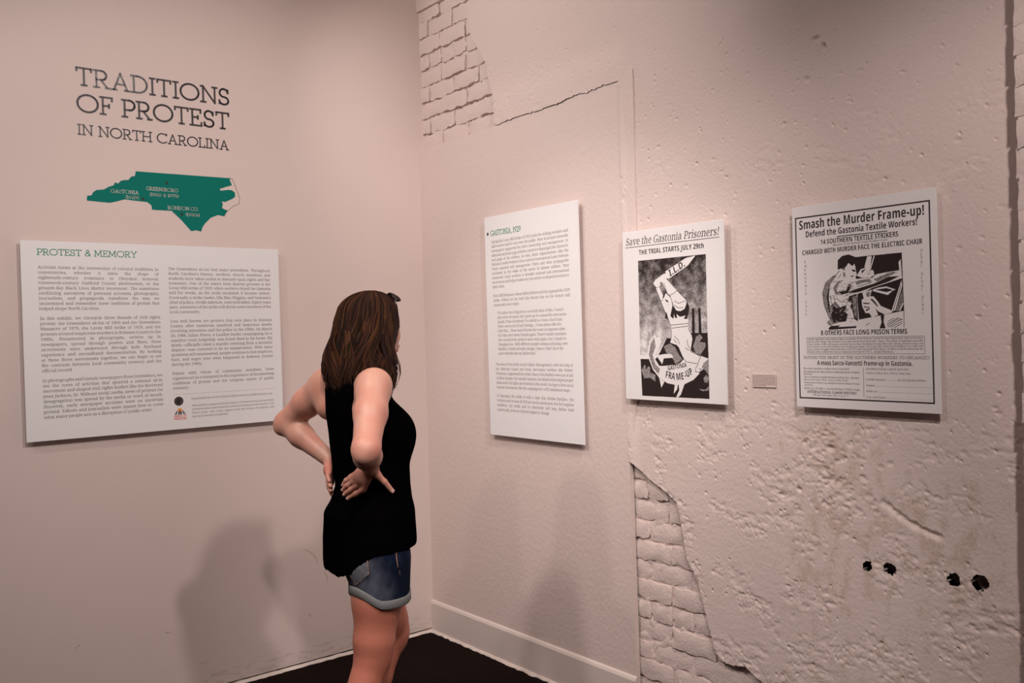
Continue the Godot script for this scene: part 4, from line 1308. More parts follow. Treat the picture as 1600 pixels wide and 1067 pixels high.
# ------------------------------------------------------------------ distance fields
class Field:
	var o: Vector3
	var c: float
	var nx: int
	var ny: int
	var nz: int
	var d: PackedFloat32Array
	func _init(lo: Vector3, hi: Vector3, cell: float) -> void:
		o = lo
		c = cell
		nx = int((hi.x - lo.x) / cell) + 2
		ny = int((hi.y - lo.y) / cell) + 2
		nz = int((hi.z - lo.z) / cell) + 2
		d = PackedFloat32Array()
		d.resize(nx * ny * nz)
		d.fill(0.2)
	func span(lo: Vector3, hi: Vector3) -> Array:
		return [maxi(0, int((lo.x - o.x) / c)), mini(nx - 1, int((hi.x - o.x) / c) + 1), maxi(0, int((lo.y - o.y) / c)), mini(ny - 1, int((hi.y - o.y) / c) + 1), maxi(0, int((lo.z - o.z) / c)), mini(nz - 1, int((hi.z - o.z) / c) + 1)]
	func cone(a: Vector3, b: Vector3, ra: float, rb: float, k := 0.02) -> void:
		var m := Vector3.ONE * (maxf(ra, rb) + k + 2.0 * c)
		var s := span(a.min(b) - m, a.max(b) + m)
		var ba := b - a
		var l2 := maxf(ba.length_squared(), 1e-9)
		for z in range(s[4], s[5] + 1):
			for y in range(s[2], s[3] + 1):
				var at: int = (z * ny + y) * nx + s[0]
				for x in range(s[0], s[1] + 1):
					var p := o + Vector3(x, y, z) * c - a
					var t := clampf(p.dot(ba) / l2, 0.0, 1.0)
					var v := (p - ba * t).length() - lerpf(ra, rb, t)
					var w := d[at]
					var h := maxf(k - absf(v - w), 0.0) / k
					d[at] = minf(v, w) - h * h * k * 0.25
					at += 1
	func ball(p: Vector3, r: Vector3, k := 0.02, turn := Basis.IDENTITY, cut := false) -> void:
		var m := Vector3.ONE * (maxf(r.x, maxf(r.y, r.z)) + k + 2.0 * c)
		var s := span(p - m, p + m)
		var inv := turn.inverse()
		var rm := minf(r.x, minf(r.y, r.z))
		for z in range(s[4], s[5] + 1):
			for y in range(s[2], s[3] + 1):
				var at: int = (z * ny + y) * nx + s[0]
				for x in range(s[0], s[1] + 1):
					var q := inv * (o + Vector3(x, y, z) * c - p)
					var l := (q / r).length()
					var g := (q / (r * r)).length()
					var v := l * (l - 1.0) / g if g > 1e-6 else -rm
					var w := d[at]
					if cut:
						var h := maxf(k - absf(-v - w), 0.0) / k
						d[at] = maxf(-v, w) + h * h * k * 0.25
					else:
						var h := maxf(k - absf(v - w), 0.0) / k
						d[at] = minf(v, w) - h * h * k * 0.25
					at += 1
	func loft(rows: Array, k := 0.02) -> void:
		# rows of [height, centre x, half depth in x, half width in z], lowest first
		var lo := Vector3(1e9, rows[0][0] - 0.02, 1e9)
		var hi := Vector3(-1e9, rows[-1][0] + 0.02, -1e9)
		for r in rows:
			lo.x = minf(lo.x, r[1] - r[2] - k - c * 2.0)
			hi.x = maxf(hi.x, r[1] + r[2] + k + c * 2.0)
			lo.z = minf(lo.z, -r[3] - k - c * 2.0)
			hi.z = maxf(hi.z, r[3] + k + c * 2.0)
		var s := span(lo, hi)
		for y in range(s[2], s[3] + 1):
			var py := o.y + y * c
			var i := 0
			while i < rows.size() - 2 and rows[i + 1][0] < py:
				i += 1
			var t := clampf((py - rows[i][0]) / (rows[i + 1][0] - rows[i][0]), 0.0, 1.0)
			t = t * t * (3.0 - 2.0 * t) * 0.5 + t * 0.5
			var cx := lerpf(rows[i][1], rows[i + 1][1], t)
			var a := lerpf(rows[i][2], rows[i + 1][2], t)
			var b := lerpf(rows[i][3], rows[i + 1][3], t)
			var over := maxf(rows[0][0] - py, py - rows[-1][0])
			for z in range(s[4], s[5] + 1):
				var at: int = (z * ny + y) * nx + s[0]
				var pz := (o.z + z * c) / b
				for x in range(s[0], s[1] + 1):
					var px := (o.x + x * c - cx) / a
					var v := maxf((sqrt(px * px + pz * pz) - 1.0) * minf(a, b), over)
					var w := d[at]
					var h := maxf(k - absf(v - w), 0.0) / k
					d[at] = minf(v, w) - h * h * k * 0.25
					at += 1
	func trim(keep_above: Callable) -> void:
		# cut away what lies below keep_above(x, z)
		for z in nz:
			for x in nx:
				var lim: float = keep_above.call(o.x + x * c, o.z + z * c)
				for y in ny:
					var at := (z * ny + y) * nx + x
					d[at] = maxf(d[at], lim - (o.y + y * c))
	func at_point(p: Vector3) -> float:
		var q := (p - o) / c
		var i := clampi(int(q.x), 0, nx - 2)
		var j := clampi(int(q.y), 0, ny - 2)
		var k := clampi(int(q.z), 0, nz - 2)
		var f := Vector3(q.x - i, q.y - j, q.z - k)
		var s := 0.0
		for dz in 2:
			for dy in 2:
				for dx in 2:
					s += d[((k + dz) * ny + j + dy) * nx + i + dx] * (f.x if dx else 1.0 - f.x) * (f.y if dy else 1.0 - f.y) * (f.z if dz else 1.0 - f.z)
		return s
	func mesh_into(verts: PackedVector3Array, norms: PackedVector3Array, idx: PackedInt32Array) -> Array:
		# surface nets: one vertex in each crossed cell, one quad round each crossed edge
		var sx := 1
		var sy := nx
		var sz := nx * ny
		var id := {}
		var near: Array[int] = []
		for z in range(1, nz - 2):
			for y in range(1, ny - 2):
				var at := z * sz + y * sy + 1
				for x in range(1, nx - 2):
					var v0 := d[at]
					if v0 < 0.03 and v0 > -0.03:
						var s0 := v0 < 0.0
						if (d[at + 1] < 0.0) != s0 or (d[at + sy] < 0.0) != s0 or (d[at + sz] < 0.0) != s0 or (d[at + 1 + sy] < 0.0) != s0 or (d[at + 1 + sz] < 0.0) != s0 or (d[at + sy + sz] < 0.0) != s0 or (d[at + 1 + sy + sz] < 0.0) != s0:
							near.append(at)
					at += 1
		var off := [0, 1, sy, sy + 1, sz, sz + 1, sz + sy, sz + sy + 1]
		var cor := [Vector3(0, 0, 0), Vector3(1, 0, 0), Vector3(0, 1, 0), Vector3(1, 1, 0), Vector3(0, 0, 1), Vector3(1, 0, 1), Vector3(0, 1, 1), Vector3(1, 1, 1)]
		var edges := [[0, 1], [2, 3], [4, 5], [6, 7], [0, 2], [1, 3], [4, 6], [5, 7], [0, 4], [1, 5], [2, 6], [3, 7]]
		for at in near:
			var sum := Vector3.ZERO
			var cnt := 0
			for e in edges:
				var a := d[at + off[e[0]]]
				var b := d[at + off[e[1]]]
				if (a < 0.0) != (b < 0.0):
					sum += cor[e[0]].lerp(cor[e[1]], a / (a - b))
					cnt += 1
			var x := at % nx
			var y := (at / nx) % ny
			var z := at / sz
			id[at] = verts.size()
			verts.append(o + (Vector3(x, y, z) + sum / cnt) * c)
			var n := Vector3(d[at + 1] + d[at + 1 + sy] + d[at + 1 + sz] + d[at + 1 + sy + sz] - d[at] - d[at + sy] - d[at + sz] - d[at + sy + sz], d[at + sy] + d[at + 1 + sy] + d[at + sy + sz] + d[at + 1 + sy + sz] - d[at] - d[at + 1] - d[at + sz] - d[at + 1 + sz], d[at + sz] + d[at + 1 + sz] + d[at + sy + sz] + d[at + 1 + sy + sz] - d[at] - d[at + 1] - d[at + sy] - d[at + 1 + sy])
			norms.append(n.normalized())
		for at in near:
			var s0 := d[at] < 0.0
			for ax in [[sx, sy, sz], [sy, sz, sx], [sz, sx, sy]]:
				if (d[at + ax[0]] < 0.0) != s0:
					var q := [id.get(at, -1), id.get(at - ax[1], -1), id.get(at - ax[1] - ax[2], -1), id.get(at - ax[2], -1)]
					if q.min() < 0:
						continue
					if s0:
						idx.append_array([q[0], q[2], q[1], q[0], q[3], q[2]])
					else:
						idx.append_array([q[0], q[1], q[2], q[0], q[2], q[3]])
		return [verts, norms, idx]

func field_mesh(fields: Array, tint: Callable) -> ArrayMesh:
	var v := PackedVector3Array()
	var n := PackedVector3Array()
	var ix := PackedInt32Array()
	for f in fields:
		var r: Array = f.mesh_into(v, n, ix)
		v = r[0]
		n = r[1]
		ix = r[2]
	var cols := PackedColorArray()
	for p in v:
		cols.append(tint.call(p))
	return arrays_mesh(v, n, cols, ix)

# ------------------------------------------------------------------ the visitor
# local axes: x forward (towards the right wall), y up, z to her right
const STAND := Vector3(-1.08, 0.0, 1.27)

func hand_field(m: float, fin: Array, wrist: Vector3, fore: Vector3) -> Field:
	# m = 1 right hand, -1 left hand; fin: [knuckle, middle joint, tip, radius]
	var f := Field.new(Vector3(-0.17, 0.97, 0.0 if m > 0 else -0.21), Vector3(0.05, 1.17, 0.21 if m > 0 else 0.0), 0.0034)
	f.cone(wrist.lerp(fore, 0.16), wrist, 0.0300, 0.0268, 0.01)
	var palm := Vector3.ZERO
	for k in range(1, 5):
		palm += fin[k][0] / 4.0
	f.ball(wrist.lerp(palm, 0.5), Vector3(0.031, 0.030, 0.015), 0.016, Basis(Vector3.UP, -0.45 * m))
	for k in range(1, 5):
		f.cone(wrist.lerp(fin[k][0], 0.25), fin[k][0], 0.0150, 0.0112, 0.010)
	for k in fin.size():
		var q: Array = fin[k]
		f.cone(q[0], q[1], q[3] + 0.0008, q[3], 0.004)
		f.cone(q[1], q[2], q[3], q[3] * 0.84, 0.003)
	f.cone(wrist.lerp(fin[0][0], 0.3), fin[0][0], 0.017, 0.0128, 0.012)
	return f

func person() -> void:
	var o := thing("person", "standing person in black sleeveless top and denim shorts, hands on hips", "person", STAND)
	var shr := Vector3(-0.056, 1.376, 0.163)
	var elr := Vector3(-0.178, 1.200, 0.318)
	var wrr := Vector3(-0.062, 1.117, 0.136)
	var shl := Vector3(-0.056, 1.372, -0.163)
	var ell := Vector3(-0.130, 1.236, -0.330)
	var wrl := Vector3(-0.062, 1.115, -0.138)
	var b := Field.new(Vector3(-0.27, -0.02, -0.40), Vector3(0.22, 1.70, 0.39), 0.0078)
	# trunk under the clothes
	b.loft([[0.80, 0.0, 0.085, 0.115], [0.90, 0.0, 0.090, 0.120], [1.02, 0.015, 0.088, 0.108], [1.15, 0.01, 0.092, 0.118], [1.28, -0.01, 0.092, 0.128], [1.37, -0.03, 0.068, 0.125], [1.41, -0.035, 0.048, 0.075]], 0.03)
	# neck and head
	b.cone(Vector3(-0.035, 1.39, 0), Vector3(0.012, 1.50, 0), 0.056, 0.050, 0.03)
	b.ball(Vector3(0.028, 1.585, 0), Vector3(0.092, 0.092, 0.074), 0.02)
	b.ball(Vector3(0.070, 1.530, 0), Vector3(0.060, 0.080, 0.058), 0.03)
	# shoulders and arms
	for a in [[shr, elr, wrr], [shl, ell, wrl]]:
		b.cone(Vector3(-0.04, 1.385, a[0].z * 0.45), a[0], 0.040, 0.050, 0.03)
		b.cone(a[0], a[0].lerp(a[1], 0.45), 0.052, 0.050, 0.03)
		b.cone(a[0].lerp(a[1], 0.45), a[1], 0.050, 0.040, 0.02)
		b.cone(a[1], a[1].lerp(a[2], 0.35), 0.040, 0.041, 0.02)
		b.cone(a[1].lerp(a[2], 0.35), a[2], 0.041, 0.0262, 0.02)
		b.cone(Vector3(-0.06, 1.30, a[0].z * 0.78), a[0] + Vector3(-0.01, -0.03, 0), 0.050, 0.045, 0.03)
		b.cone(a[1], a[1] + Vector3(-0.014, -0.016, 0.008 * signf(a[1].z)), 0.034, 0.028, 0.012)
	# legs: the right one straight, the left knee a little forward
	for l in [[Vector3(0.0, 0.86, 0.085), Vector3(-0.050, 0.505, 0.092), Vector3(-0.155, 0.085, 0.095)], [Vector3(0.040, 0.86, -0.078), Vector3(0.124, 0.495, -0.080), Vector3(-0.030, 0.085, -0.085)]]:
		var hip: Vector3 = l[0]
		var knee: Vector3 = l[1]
		var ankle: Vector3 = l[2]
		b.cone(hip, knee.lerp(hip, 0.5), 0.080, 0.078, 0.03)
		b.cone(knee.lerp(hip, 0.5), knee.lerp(hip, 0.12), 0.078, 0.064, 0.03)
		b.cone(knee.lerp(hip, 0.12), knee, 0.064, 0.057, 0.02)
		b.cone(knee + Vector3(0.018, 0.0, 0), knee + Vector3(0.012, -0.03, 0), 0.042, 0.040, 0.02)
		var calf := knee.lerp(ankle, 0.33) + Vector3(-0.018, 0, 0)
		b.cone(knee, calf, 0.053, 0.055, 0.02)
		b.cone(calf, ankle, 0.055, 0.034, 0.02)
		b.cone(ankle, Vector3(ankle.x - 0.02, 0.032, ankle.z), 0.034, 0.030, 0.02)
		b.cone(Vector3(ankle.x, 0.036, ankle.z), Vector3(ankle.x + 0.15, 0.022, ankle.z), 0.034, 0.020, 0.02)
	# face, on a finer grid
	var fc := Field.new(Vector3(0.05, 1.42, -0.075), Vector3(0.165, 1.64, 0.075), 0.0036)
	fc.ball(Vector3(0.028, 1.585, 0), Vector3(0.0925, 0.0925, 0.0745), 0.02)
	fc.ball(Vector3(0.070, 1.530, 0), Vector3(0.0605, 0.0805, 0.0585), 0.03)
	fc.cone(Vector3(0.118, 1.568, 0), Vector3(0.135, 1.531, 0), 0.008, 0.011, 0.012)
	for s in [-1.0, 1.0]:
		fc.cone(Vector3(0.122, 1.527, 0), Vector3(0.122, 1.526, s * 0.012), 0.009, 0.007, 0.006)
		fc.ball(Vector3(0.130, 1.566, s * 0.031), Vector3(0.012, 0.010, 0.014), 0.006, Basis.IDENTITY, true)
		fc.ball(Vector3(0.115, 1.565, s * 0.031), Vector3(0.011, 0.0095, 0.0125), 0.002)
		fc.cone(Vector3(0.122, 1.582, s * 0.012), Vector3(0.108, 1.585, s * 0.05), 0.006, 0.005, 0.010)
		fc.ball(Vector3(0.095, 1.535, s * 0.036), Vector3(0.025, 0.026, 0.020), 0.015)
	fc.cone(Vector3(0.124, 1.497, -0.018), Vector3(0.124, 1.497, 0.018), 0.007, 0.007, 0.006)
	fc.cone(Vector3(0.121, 1.485, -0.015), Vector3(0.121, 1.485, 0.015), 0.0075, 0.0075, 0.005)
	fc.ball(Vector3(0.106, 1.462, 0), Vector3(0.020, 0.018, 0.022), 0.012)
	# hands: thumb forward, four fingers wrapped round to the back
	var right := [
		[Vector3(-0.044, 1.092, 0.142), Vector3(-0.021, 1.067, 0.149), Vector3(0.004, 1.036, 0.149), 0.0102],
		[Vector3(-0.074, 1.045, 0.106), Vector3(-0.090, 1.030, 0.087), Vector3(-0.099, 1.015, 0.056), 0.0090],
		[Vector3(-0.087, 1.057, 0.092), Vector3(-0.100, 1.042, 0.070), Vector3(-0.106, 1.028, 0.046), 0.0092],
		[Vector3(-0.094, 1.070, 0.082), Vector3(-0.106, 1.057, 0.063), Vector3(-0.109, 1.043, 0.042), 0.0088],
		[Vector3(-0.098, 1.083, 0.074), Vector3(-0.109, 1.073, 0.060), Vector3(-0.111, 1.060, 0.046), 0.0080],
	]
	var left := []
	for q in right:
		var r := []
		for k in 3:
			r.append(Vector3(q[k].x - 0.004, q[k].y, -q[k].z))
		r.append(q[3])
		left.append(r)
	var hr := hand_field(1.0, right, wrr, elr)
	var hl := hand_field(-1.0, left, wrl, ell)
	var tn := FastNoiseLite.new()
	tn.seed = 2
	tn.frequency = 9.0
	tn.fractal_octaves = 3
	var base := lin(197, 148, 130)
	var flush := lin(192, 116, 100)
	var shaded_leg := lin(180, 112, 92)  # tanner, darker skin below the shorts; shade on the legs put into it
	var tint := func(p: Vector3) -> Color:
		var t := 0.18 + 0.5 * tn.get_noise_3dv(p)
		t += 0.35 * smoothstep(0.075, 0.02, minf(p.distance_to(elr), p.distance_to(ell)))
		t += 0.30 * smoothstep(1.15, 1.10, p.y) * smoothstep(0.9, 0.97, p.y)
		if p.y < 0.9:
			return shaded_leg.lerp(flush, clampf(t, 0.0, 1.0))
		if p.distance_to(Vector3(0.124, 1.491, 0)) < 0.02:
			t += 0.6
		return base.lerp(flush, clampf(t, 0.0, 1.0))
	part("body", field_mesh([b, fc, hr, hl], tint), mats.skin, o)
	nails(o, right)
	clothes(o)
	hair(o)

func nails(o: Node3D, fin: Array) -> void:
	for k in 5:
		var tip: Vector3 = fin[k][2]
		var d: Vector3 = (tip - fin[k][1]).normalized()
		var out := Vector3(-0.5, 0.15, 0.85) if k > 0 else Vector3(0.0, 0.1, 1.0)
		out = (out - d * out.dot(d)).normalized()
		var st := SurfaceTool.new()
		st.begin(Mesh.PRIMITIVE_TRIANGLES)
		var side := d.cross(out)
		var r: float = fin[k][3] * 0.84
		st.set_smooth_group(0)
		var g := []
		for i in 4:
			var row := []
			for j in 5:
				var a := (j / 4.0 - 0.5) * 1.5
				row.append(tip + d * (0.006 - i * 0.004) * (1.0 - 0.1 * absf(a)) + (out * cos(a) + side * sin(a)) * (r + 0.0006))
			g.append(row)
		for i in 3:
			for j in 4:
				quad(st, g[i][j], g[i][j + 1], g[i + 1][j + 1], g[i + 1][j])
		st.generate_normals()
		var m: StandardMaterial3D = mats.get("nail", null)
		if m == null:
			m = mat("nail", Color8(214, 168, 156), 0.3)
		part("fingernail", st.commit(), m, o)

func clothes(o: Node3D) -> void:
	# sleeveless top, loose over the hips, longer at the back
	var t := Field.new(Vector3(-0.20, 0.72, -0.22), Vector3(0.19, 1.46, 0.22), 0.0062)
	t.loft([[0.74, -0.004, 0.138, 0.168], [0.80, 0.0, 0.146, 0.174], [0.86, 0.004, 0.149, 0.174], [0.95, 0.006, 0.147, 0.162], [1.00, 0.016, 0.130, 0.142], [1.04, 0.022, 0.122, 0.133], [1.12, 0.016, 0.126, 0.136], [1.20, 0.008, 0.124, 0.140], [1.29, -0.012, 0.108, 0.150], [1.36, -0.030, 0.086, 0.148], [1.405, -0.038, 0.064, 0.115], [1.43, -0.040, 0.048, 0.070]], 0.03)
	for s in [-1.0, 1.0]:
		t.ball(Vector3(0.070, 1.205, s * 0.066), Vector3(0.074, 0.085, 0.070), 0.045)
		t.cone(Vector3(-0.04, 1.405, s * 0.07), Vector3(-0.045, 1.395, s * 0.115), 0.036, 0.034, 0.03)
	# armholes
	t.ball(Vector3(-0.072, 1.358, 0.197), Vector3(0.076, 0.094, 0.078), 0.012, Basis.IDENTITY, true)
	t.ball(Vector3(-0.060, 1.362, -0.197), Vector3(0.058, 0.085, 0.066), 0.012, Basis.IDENTITY, true)
	t.trim(func(x: float, z: float) -> float: return 0.836 - 0.070 * smoothstep(-0.06, -0.14, x) + 0.004 * sin(z * 40.0 + x * 25.0))
	part("sleeveless_top", field_mesh([t], func(_p: Vector3) -> Color: return Color.WHITE), mats.black_knit, o)
	# denim shorts
	var s := Field.new(Vector3(-0.19, 0.60, -0.24), Vector3(0.20, 0.97, 0.24), 0.0075)
	s.loft([[0.765, 0.022, 0.080, 0.115], [0.81, 0.008, 0.108, 0.150], [0.87, 0.004, 0.120, 0.160], [0.95, 0.006, 0.108, 0.138]], 0.02)
	s.cone(Vector3(-0.004, 0.80, 0.078), Vector3(-0.016, 0.66, 0.088), 0.100, 0.096, 0.02)
	s.cone(Vector3(0.024, 0.81, -0.075), Vector3(0.078, 0.66, -0.080), 0.094, 0.086, 0.02)
	s.ball(Vector3(-0.046, 0.790, 0.068), Vector3(0.074, 0.070, 0.076), 0.02)
	s.ball(Vector3(-0.022, 0.800, -0.062), Vector3(0.074, 0.066, 0.074), 0.02)
	var hem := func(x: float, z: float) -> float:
		return (0.672 + 0.045 * smoothstep(-0.05, -0.125, x) + 0.012 * smoothstep(0.03, 0.10, x) if z > 0.0 else 0.672)
	s.trim(hem)
	var dn := FastNoiseLite.new()
	dn.seed = 12
	dn.frequency = 16.0
	dn.fractal_octaves = 4
	var navy := lin(16, 22, 40)
	var worn := lin(78, 81, 91)
	var part_worn := lin(32, 40, 60)
	var tint := func(p: Vector3) -> Color:
		var v := dn.get_noise_3dv(p * Vector3(1.0, 0.7, 1.0))
		# rubbed seat and thigh patches, dark elsewhere
		var seat := smoothstep(0.13, 0.05, p.distance_to(Vector3(-0.12, 0.79, 0.10)))
		var thigh := smoothstep(0.08, 0.02, p.distance_to(Vector3(-0.06, 0.73, 0.17)))
		var c := navy.lerp(part_worn, clampf(0.25 + v * 1.4, 0.0, 1.0))
		return c.lerp(worn, clampf(maxf(seat, 0.6 * thigh) * (0.75 + v), 0.0, 1.0))
	var sh := part("denim_shorts", field_mesh([s], tint), mats.denim, o)
	# rolled cuffs
	cuff(sh, s, 0.086, hem)
	cuff(sh, s, -0.080, hem)
	# back pocket and its stitching, laid onto the cloth
	var corners := [Vector2(-0.150, 0.822), Vector2(-0.050, 0.862), Vector2(-0.046, 0.782), Vector2(-0.094, 0.744)]
	patch(sh, "back_pocket", s, corners, 0.0022, mats.denim_pocket)
	for e in [[0, 3], [3, 2], [2, 1]]:
		var pts := []
		var rad := []
		for i in 9:
			var q: Vector2 = corners[e[0]].lerp(corners[e[1]], i / 8.0)
			pts.append(onto(s, q) + Vector3(-0.4, 0.0, 0.9) * 0.003)
			rad.append(0.0011)
		part("pocket_stitching", tube_mesh(pts, rad, 5), mats.thread, sh)
	for e in [[Vector2(0.055, 0.845), Vector2(0.062, 0.775)], [Vector2(0.066, 0.782), Vector2(0.067, 0.768)]]:
		var pts := []
		var rad := []
		for i in 9:
			pts.append(onto(s, e[0].lerp(e[1], i / 8.0)) + Vector3(0.0, 0.0, 0.001))
			rad.append(0.0013)
		part("side_seam", tube_mesh(pts, rad, 5), mats.thread, sh)

func onto(f: Field, q: Vector2) -> Vector3:
	# from her right and a little behind, move in until the cloth is met
	var dir := Vector3(0.5, 0.0, -0.87)
	var p := Vector3(q.x, q.y, 0.075) - dir * 0.2
	for i in 90:
		if f.at_point(p) < 0.0:
			break
		p += dir * 0.0035
	return p

func patch(parent: Node, called: String, f: Field, c: Array, lift: float, m: Material) -> void:
	var st := SurfaceTool.new()
	st.begin(Mesh.PRIMITIVE_TRIANGLES)
	st.set_smooth_group(0)
	var n := 10
	var g := []
	for j in n + 1:
		var row := []
		for i in n + 1:
			var q: Vector2 = c[0].lerp(c[1], i / float(n)).lerp(c[3].lerp(c[2], i / float(n)), j / float(n))
			row.append(onto(f, q) + Vector3(-0.5, 0.0, 0.87) * (lift + 0.0022))
		g.append(row)
	for j in n:
		for i in n:
			quad(st, g[j][i], g[j + 1][i], g[j + 1][i + 1], g[j][i + 1])
	st.generate_normals()
	part(called, st.commit(), m, parent)

func cuff(parent: Node, f: Field, cz: float, hem: Callable) -> void:
	var st := SurfaceTool.new()
	st.begin(Mesh.PRIMITIVE_TRIANGLES)
	st.set_smooth_group(0)
	var cx := -0.015 if cz > 0 else 0.075
	var rings := []
	for i in 40:
		var a := TAU * i / 40.0
		var dir := Vector3(cos(a), 0, sin(a))
		var r := 0.06
		for k in 60:
			var y: float = hem.call(cx + dir.x * r, cz + dir.z * r) + 0.012
			if f.at_point(Vector3(cx, y, cz) + dir * r) > 0.0:
				break
			r += 0.0015
		var y0: float = hem.call(cx + dir.x * r, cz + dir.z * r)
		if dir.z * signf(cz) < 0.0:
			r = minf(r, absf(cz) / maxf(absf(dir.z), 0.05) - 0.006)
		var ring := []
		for p in [Vector2(-0.006, 0.004), Vector2(-0.005, -0.003), Vector2(0.0012, -0.004), Vector2(0.0035, -0.001), Vector2(0.0035, 0.021), Vector2(0.002, 0.0235), Vector2(-0.004, 0.0235)]:
			ring.append(Vector3(cx, y0 + p.y, cz) + dir * (r + p.x))
		rings.append(ring)
	for i in 40:
		var p: Array = rings[i]
		var q: Array = rings[(i + 1) % 40]
		for k in 6:
			quad(st, p[k], p[k + 1], q[k + 1], q[k])
	st.generate_normals()
	part("rolled_cuff", st.commit(), mats.denim_inside, parent)

# rows of the hair volume: height, centre, half depth, half width
const HAIR := [[1.335, -0.010, 0.104, 0.108], [1.37, -0.006, 0.114, 0.112], [1.41, -0.006, 0.118, 0.110], [1.46, -0.006, 0.112, 0.104], [1.52, 0.004, 0.103, 0.098], [1.58, 0.018, 0.098, 0.091], [1.63, 0.026, 0.092, 0.084], [1.647, 0.028, 0.083, 0.077], [1.660, 0.030, 0.073, 0.068], [1.670, 0.031, 0.061, 0.057], [1.678, 0.032, 0.047, 0.045], [1.684, 0.033, 0.029, 0.028], [1.687, 0.033, 0.010, 0.010]]

func hair_at(y: float) -> Vector3:
	var i := 0
	while i < HAIR.size() - 2 and HAIR[i + 1][0] < y:
		i += 1
	var t := clampf((y - HAIR[i][0]) / (HAIR[i + 1][0] - HAIR[i][0]), 0.0, 1.0)
	return Vector3(lerpf(HAIR[i][1], HAIR[i + 1][1], t), lerpf(HAIR[i][2], HAIR[i + 1][2], t), lerpf(HAIR[i][3], HAIR[i + 1][3], t))

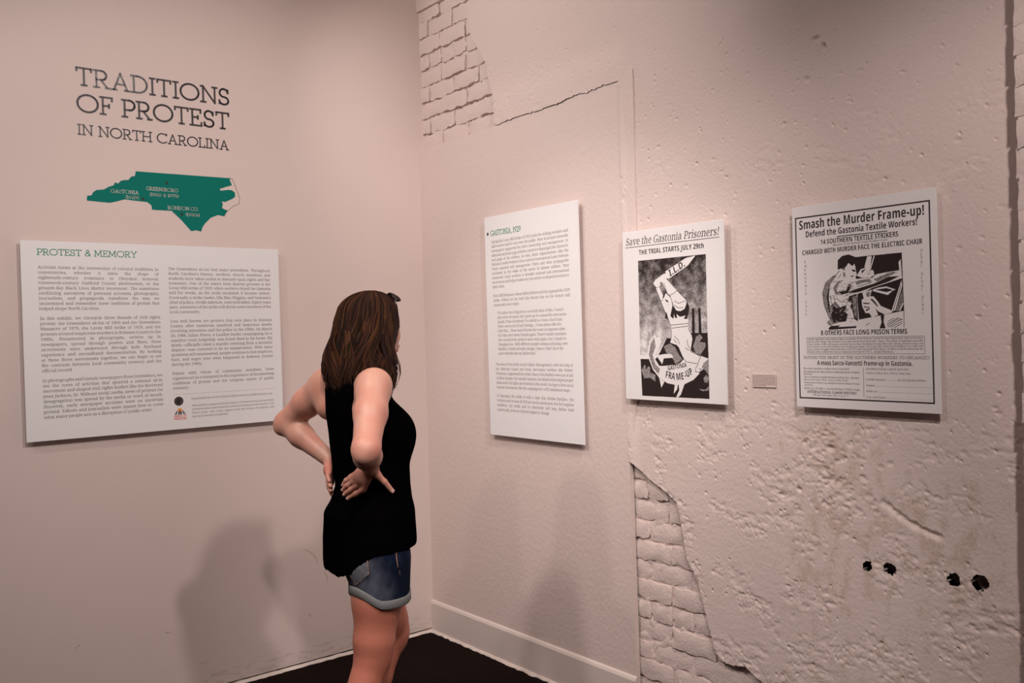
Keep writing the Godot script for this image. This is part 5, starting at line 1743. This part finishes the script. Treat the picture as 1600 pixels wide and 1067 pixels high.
func hair(o: Node3D) -> void:
	var r := RandomNumberGenerator.new()
	r.seed = 44
	var f := Field.new(Vector3(-0.16, 1.34, -0.15), Vector3(0.17, 1.72, 0.15), 0.0075)
	var rows := []
	for q in HAIR:
		rows.append([q[0], q[1], q[2] - 0.006, q[3] - 0.006])
	f.loft(rows, 0.01)
	# leave the face free
	f.ball(Vector3(0.152, 1.535, 0.0), Vector3(0.068, 0.105, 0.090), 0.01, Basis.IDENTITY, true)
	f.ball(Vector3(0.12, 1.40, 0.0), Vector3(0.08, 0.08, 0.05), 0.01, Basis.IDENTITY, true)
	var under := lin(40, 23, 16)
	var v := PackedVector3Array()
	var n := PackedVector3Array()
	var ix := PackedInt32Array()
	var got := f.mesh_into(v, n, ix)
	v = got[0]
	n = got[1]
	ix = got[2]
	var cols := PackedColorArray()
	for p in v:
		cols.append(under)
	# locks
	var tones := [lin(28, 16, 11), lin(44, 25, 17), lin(58, 34, 22), lin(80, 48, 29), lin(34, 19, 14)]
	for k in 760:
		var a := r.randf_range(0.80, TAU - 0.80)
		var fine := k >= 300
		var wide := r.randf_range(0.0014, 0.0030) if fine else r.randf_range(0.005, 0.0105)
		var y_end := 1.365 + 0.022 * r.randfn() - 0.018 * cos(a) + 0.03 * sin(floorf(a * 4.0) * 3.1)
		y_end = clampf(y_end, 1.315, 1.46)
		var lift := r.randf_range(0.0, 0.008) + (0.004 if fine else -0.003)
		var ph := r.randf() * TAU
		var curl := r.randf_range(0.5, 1.5)
		var drift := r.randf_range(-0.10, 0.10)
		var tone: Color = tones[r.randi() % 5].lerp(tones[r.randi() % 5], r.randf())
		var steps := 18
		var prev := -1
		for s in steps + 1:
			var t := s / float(steps)
			var y := lerpf(1.686, y_end, pow(t, 1.45))
			var h := hair_at(y)
			var w := curl * smoothstep(0.35, 1.0, t)
			var clump := floorf(a * 4.0)
			var cp := clump * 2.4
			var aa := a + drift * t + 0.07 * w * sin(ph + t * 9.0) + 0.24 * smoothstep(0.3, 0.8, t) * sin(cp + t * 8.0)
			var rr := 1.0 + 0.03 * w * sin(ph * 1.7 + t * 10.0) + 0.09 * smoothstep(0.25, 0.7, t) * sin(cp * 1.3 + t * 11.0)
			var grow := lift * smoothstep(0.0, 0.3, t)
			# tips turn in a little
			rr -= 0.10 * smoothstep(0.86, 1.0, t) * (0.4 + 0.6 * absf(sin(ph)))
			var dir := Vector3(cos(aa), 0, sin(aa))
			var p := Vector3(h.x + dir.x * (h.y * rr + grow), y, dir.z * (h.z * rr + grow))
			var side := Vector3(-sin(aa), 0.0, cos(aa))
			var wd := wide * (0.35 + 0.65 * smoothstep(0.0, 0.25, t)) * (1.0 - 0.85 * smoothstep(0.75, 1.0, t))
			var at := v.size()
			for q in [[-1.0, -0.35], [-0.55, 0.5], [0.0, 0.8], [0.55, 0.5], [1.0, -0.35]]:
				v.append(p + side * wd * q[0] + dir * wd * q[1])
				n.append((dir + side * q[0] * 1.1).normalized())
				cols.append(tone)
			if prev >= 0:
				for q in 4:
					ix.append_array([prev + q, at + q + 1, prev + q + 1, prev + q, at + q, at + q + 1])
			prev = at
	part("hair", arrays_mesh(v, n, cols, ix), mats.hair, o)

func sunglasses() -> void:
	var o := thing("sunglasses", "dark tortoiseshell sunglasses pushed up on the brown hair", "sunglasses", STAND + Vector3(0.104, 1.660, 0.0))
	o.rotation.z = 0.95
	# local: x out of the lenses, y up the lenses, z across
	for s in [-1.0, 1.0]:
		var ring := []
		var rad := []
		var rim := []
		for i in 25:
			var a := TAU * i / 24.0
			ring.append(Vector3(0.004 - 0.01 * absf(cos(a)) * 0.3, 0.022 * sin(a), s * 0.034 + 0.027 * cos(a)))
			rad.append(0.0028)
			rim.append(ring[-1])
		part("frame", tube_mesh(ring, rad, 6), mats.tortoise_frame, o)
		var st := SurfaceTool.new()
		st.begin(Mesh.PRIMITIVE_TRIANGLES)
		st.set_smooth_group(0)
		for i in 24:
			for p in [Vector3(0.007, 0, s * 0.034), rim[i], rim[i + 1]]:
				st.add_vertex(p)
		st.generate_normals()
		part("lens", st.commit(), mats.brown_lens, o)
		part("temple", tube_mesh([Vector3(0.001, 0.008, s * 0.061), Vector3(-0.02, 0.006, s * 0.072), Vector3(-0.06, -0.008, s * 0.078), Vector3(-0.09, -0.022, s * 0.076)], [0.003, 0.003, 0.0028, 0.0022], 6), mats.tortoise_frame, o)
	part("bridge", tube_mesh([Vector3(0.003, 0.006, -0.008), Vector3(0.006, 0.010, 0.0), Vector3(0.003, 0.006, 0.008)], [0.0026, 0.0028, 0.0026], 6), mats.tortoise_frame, o)
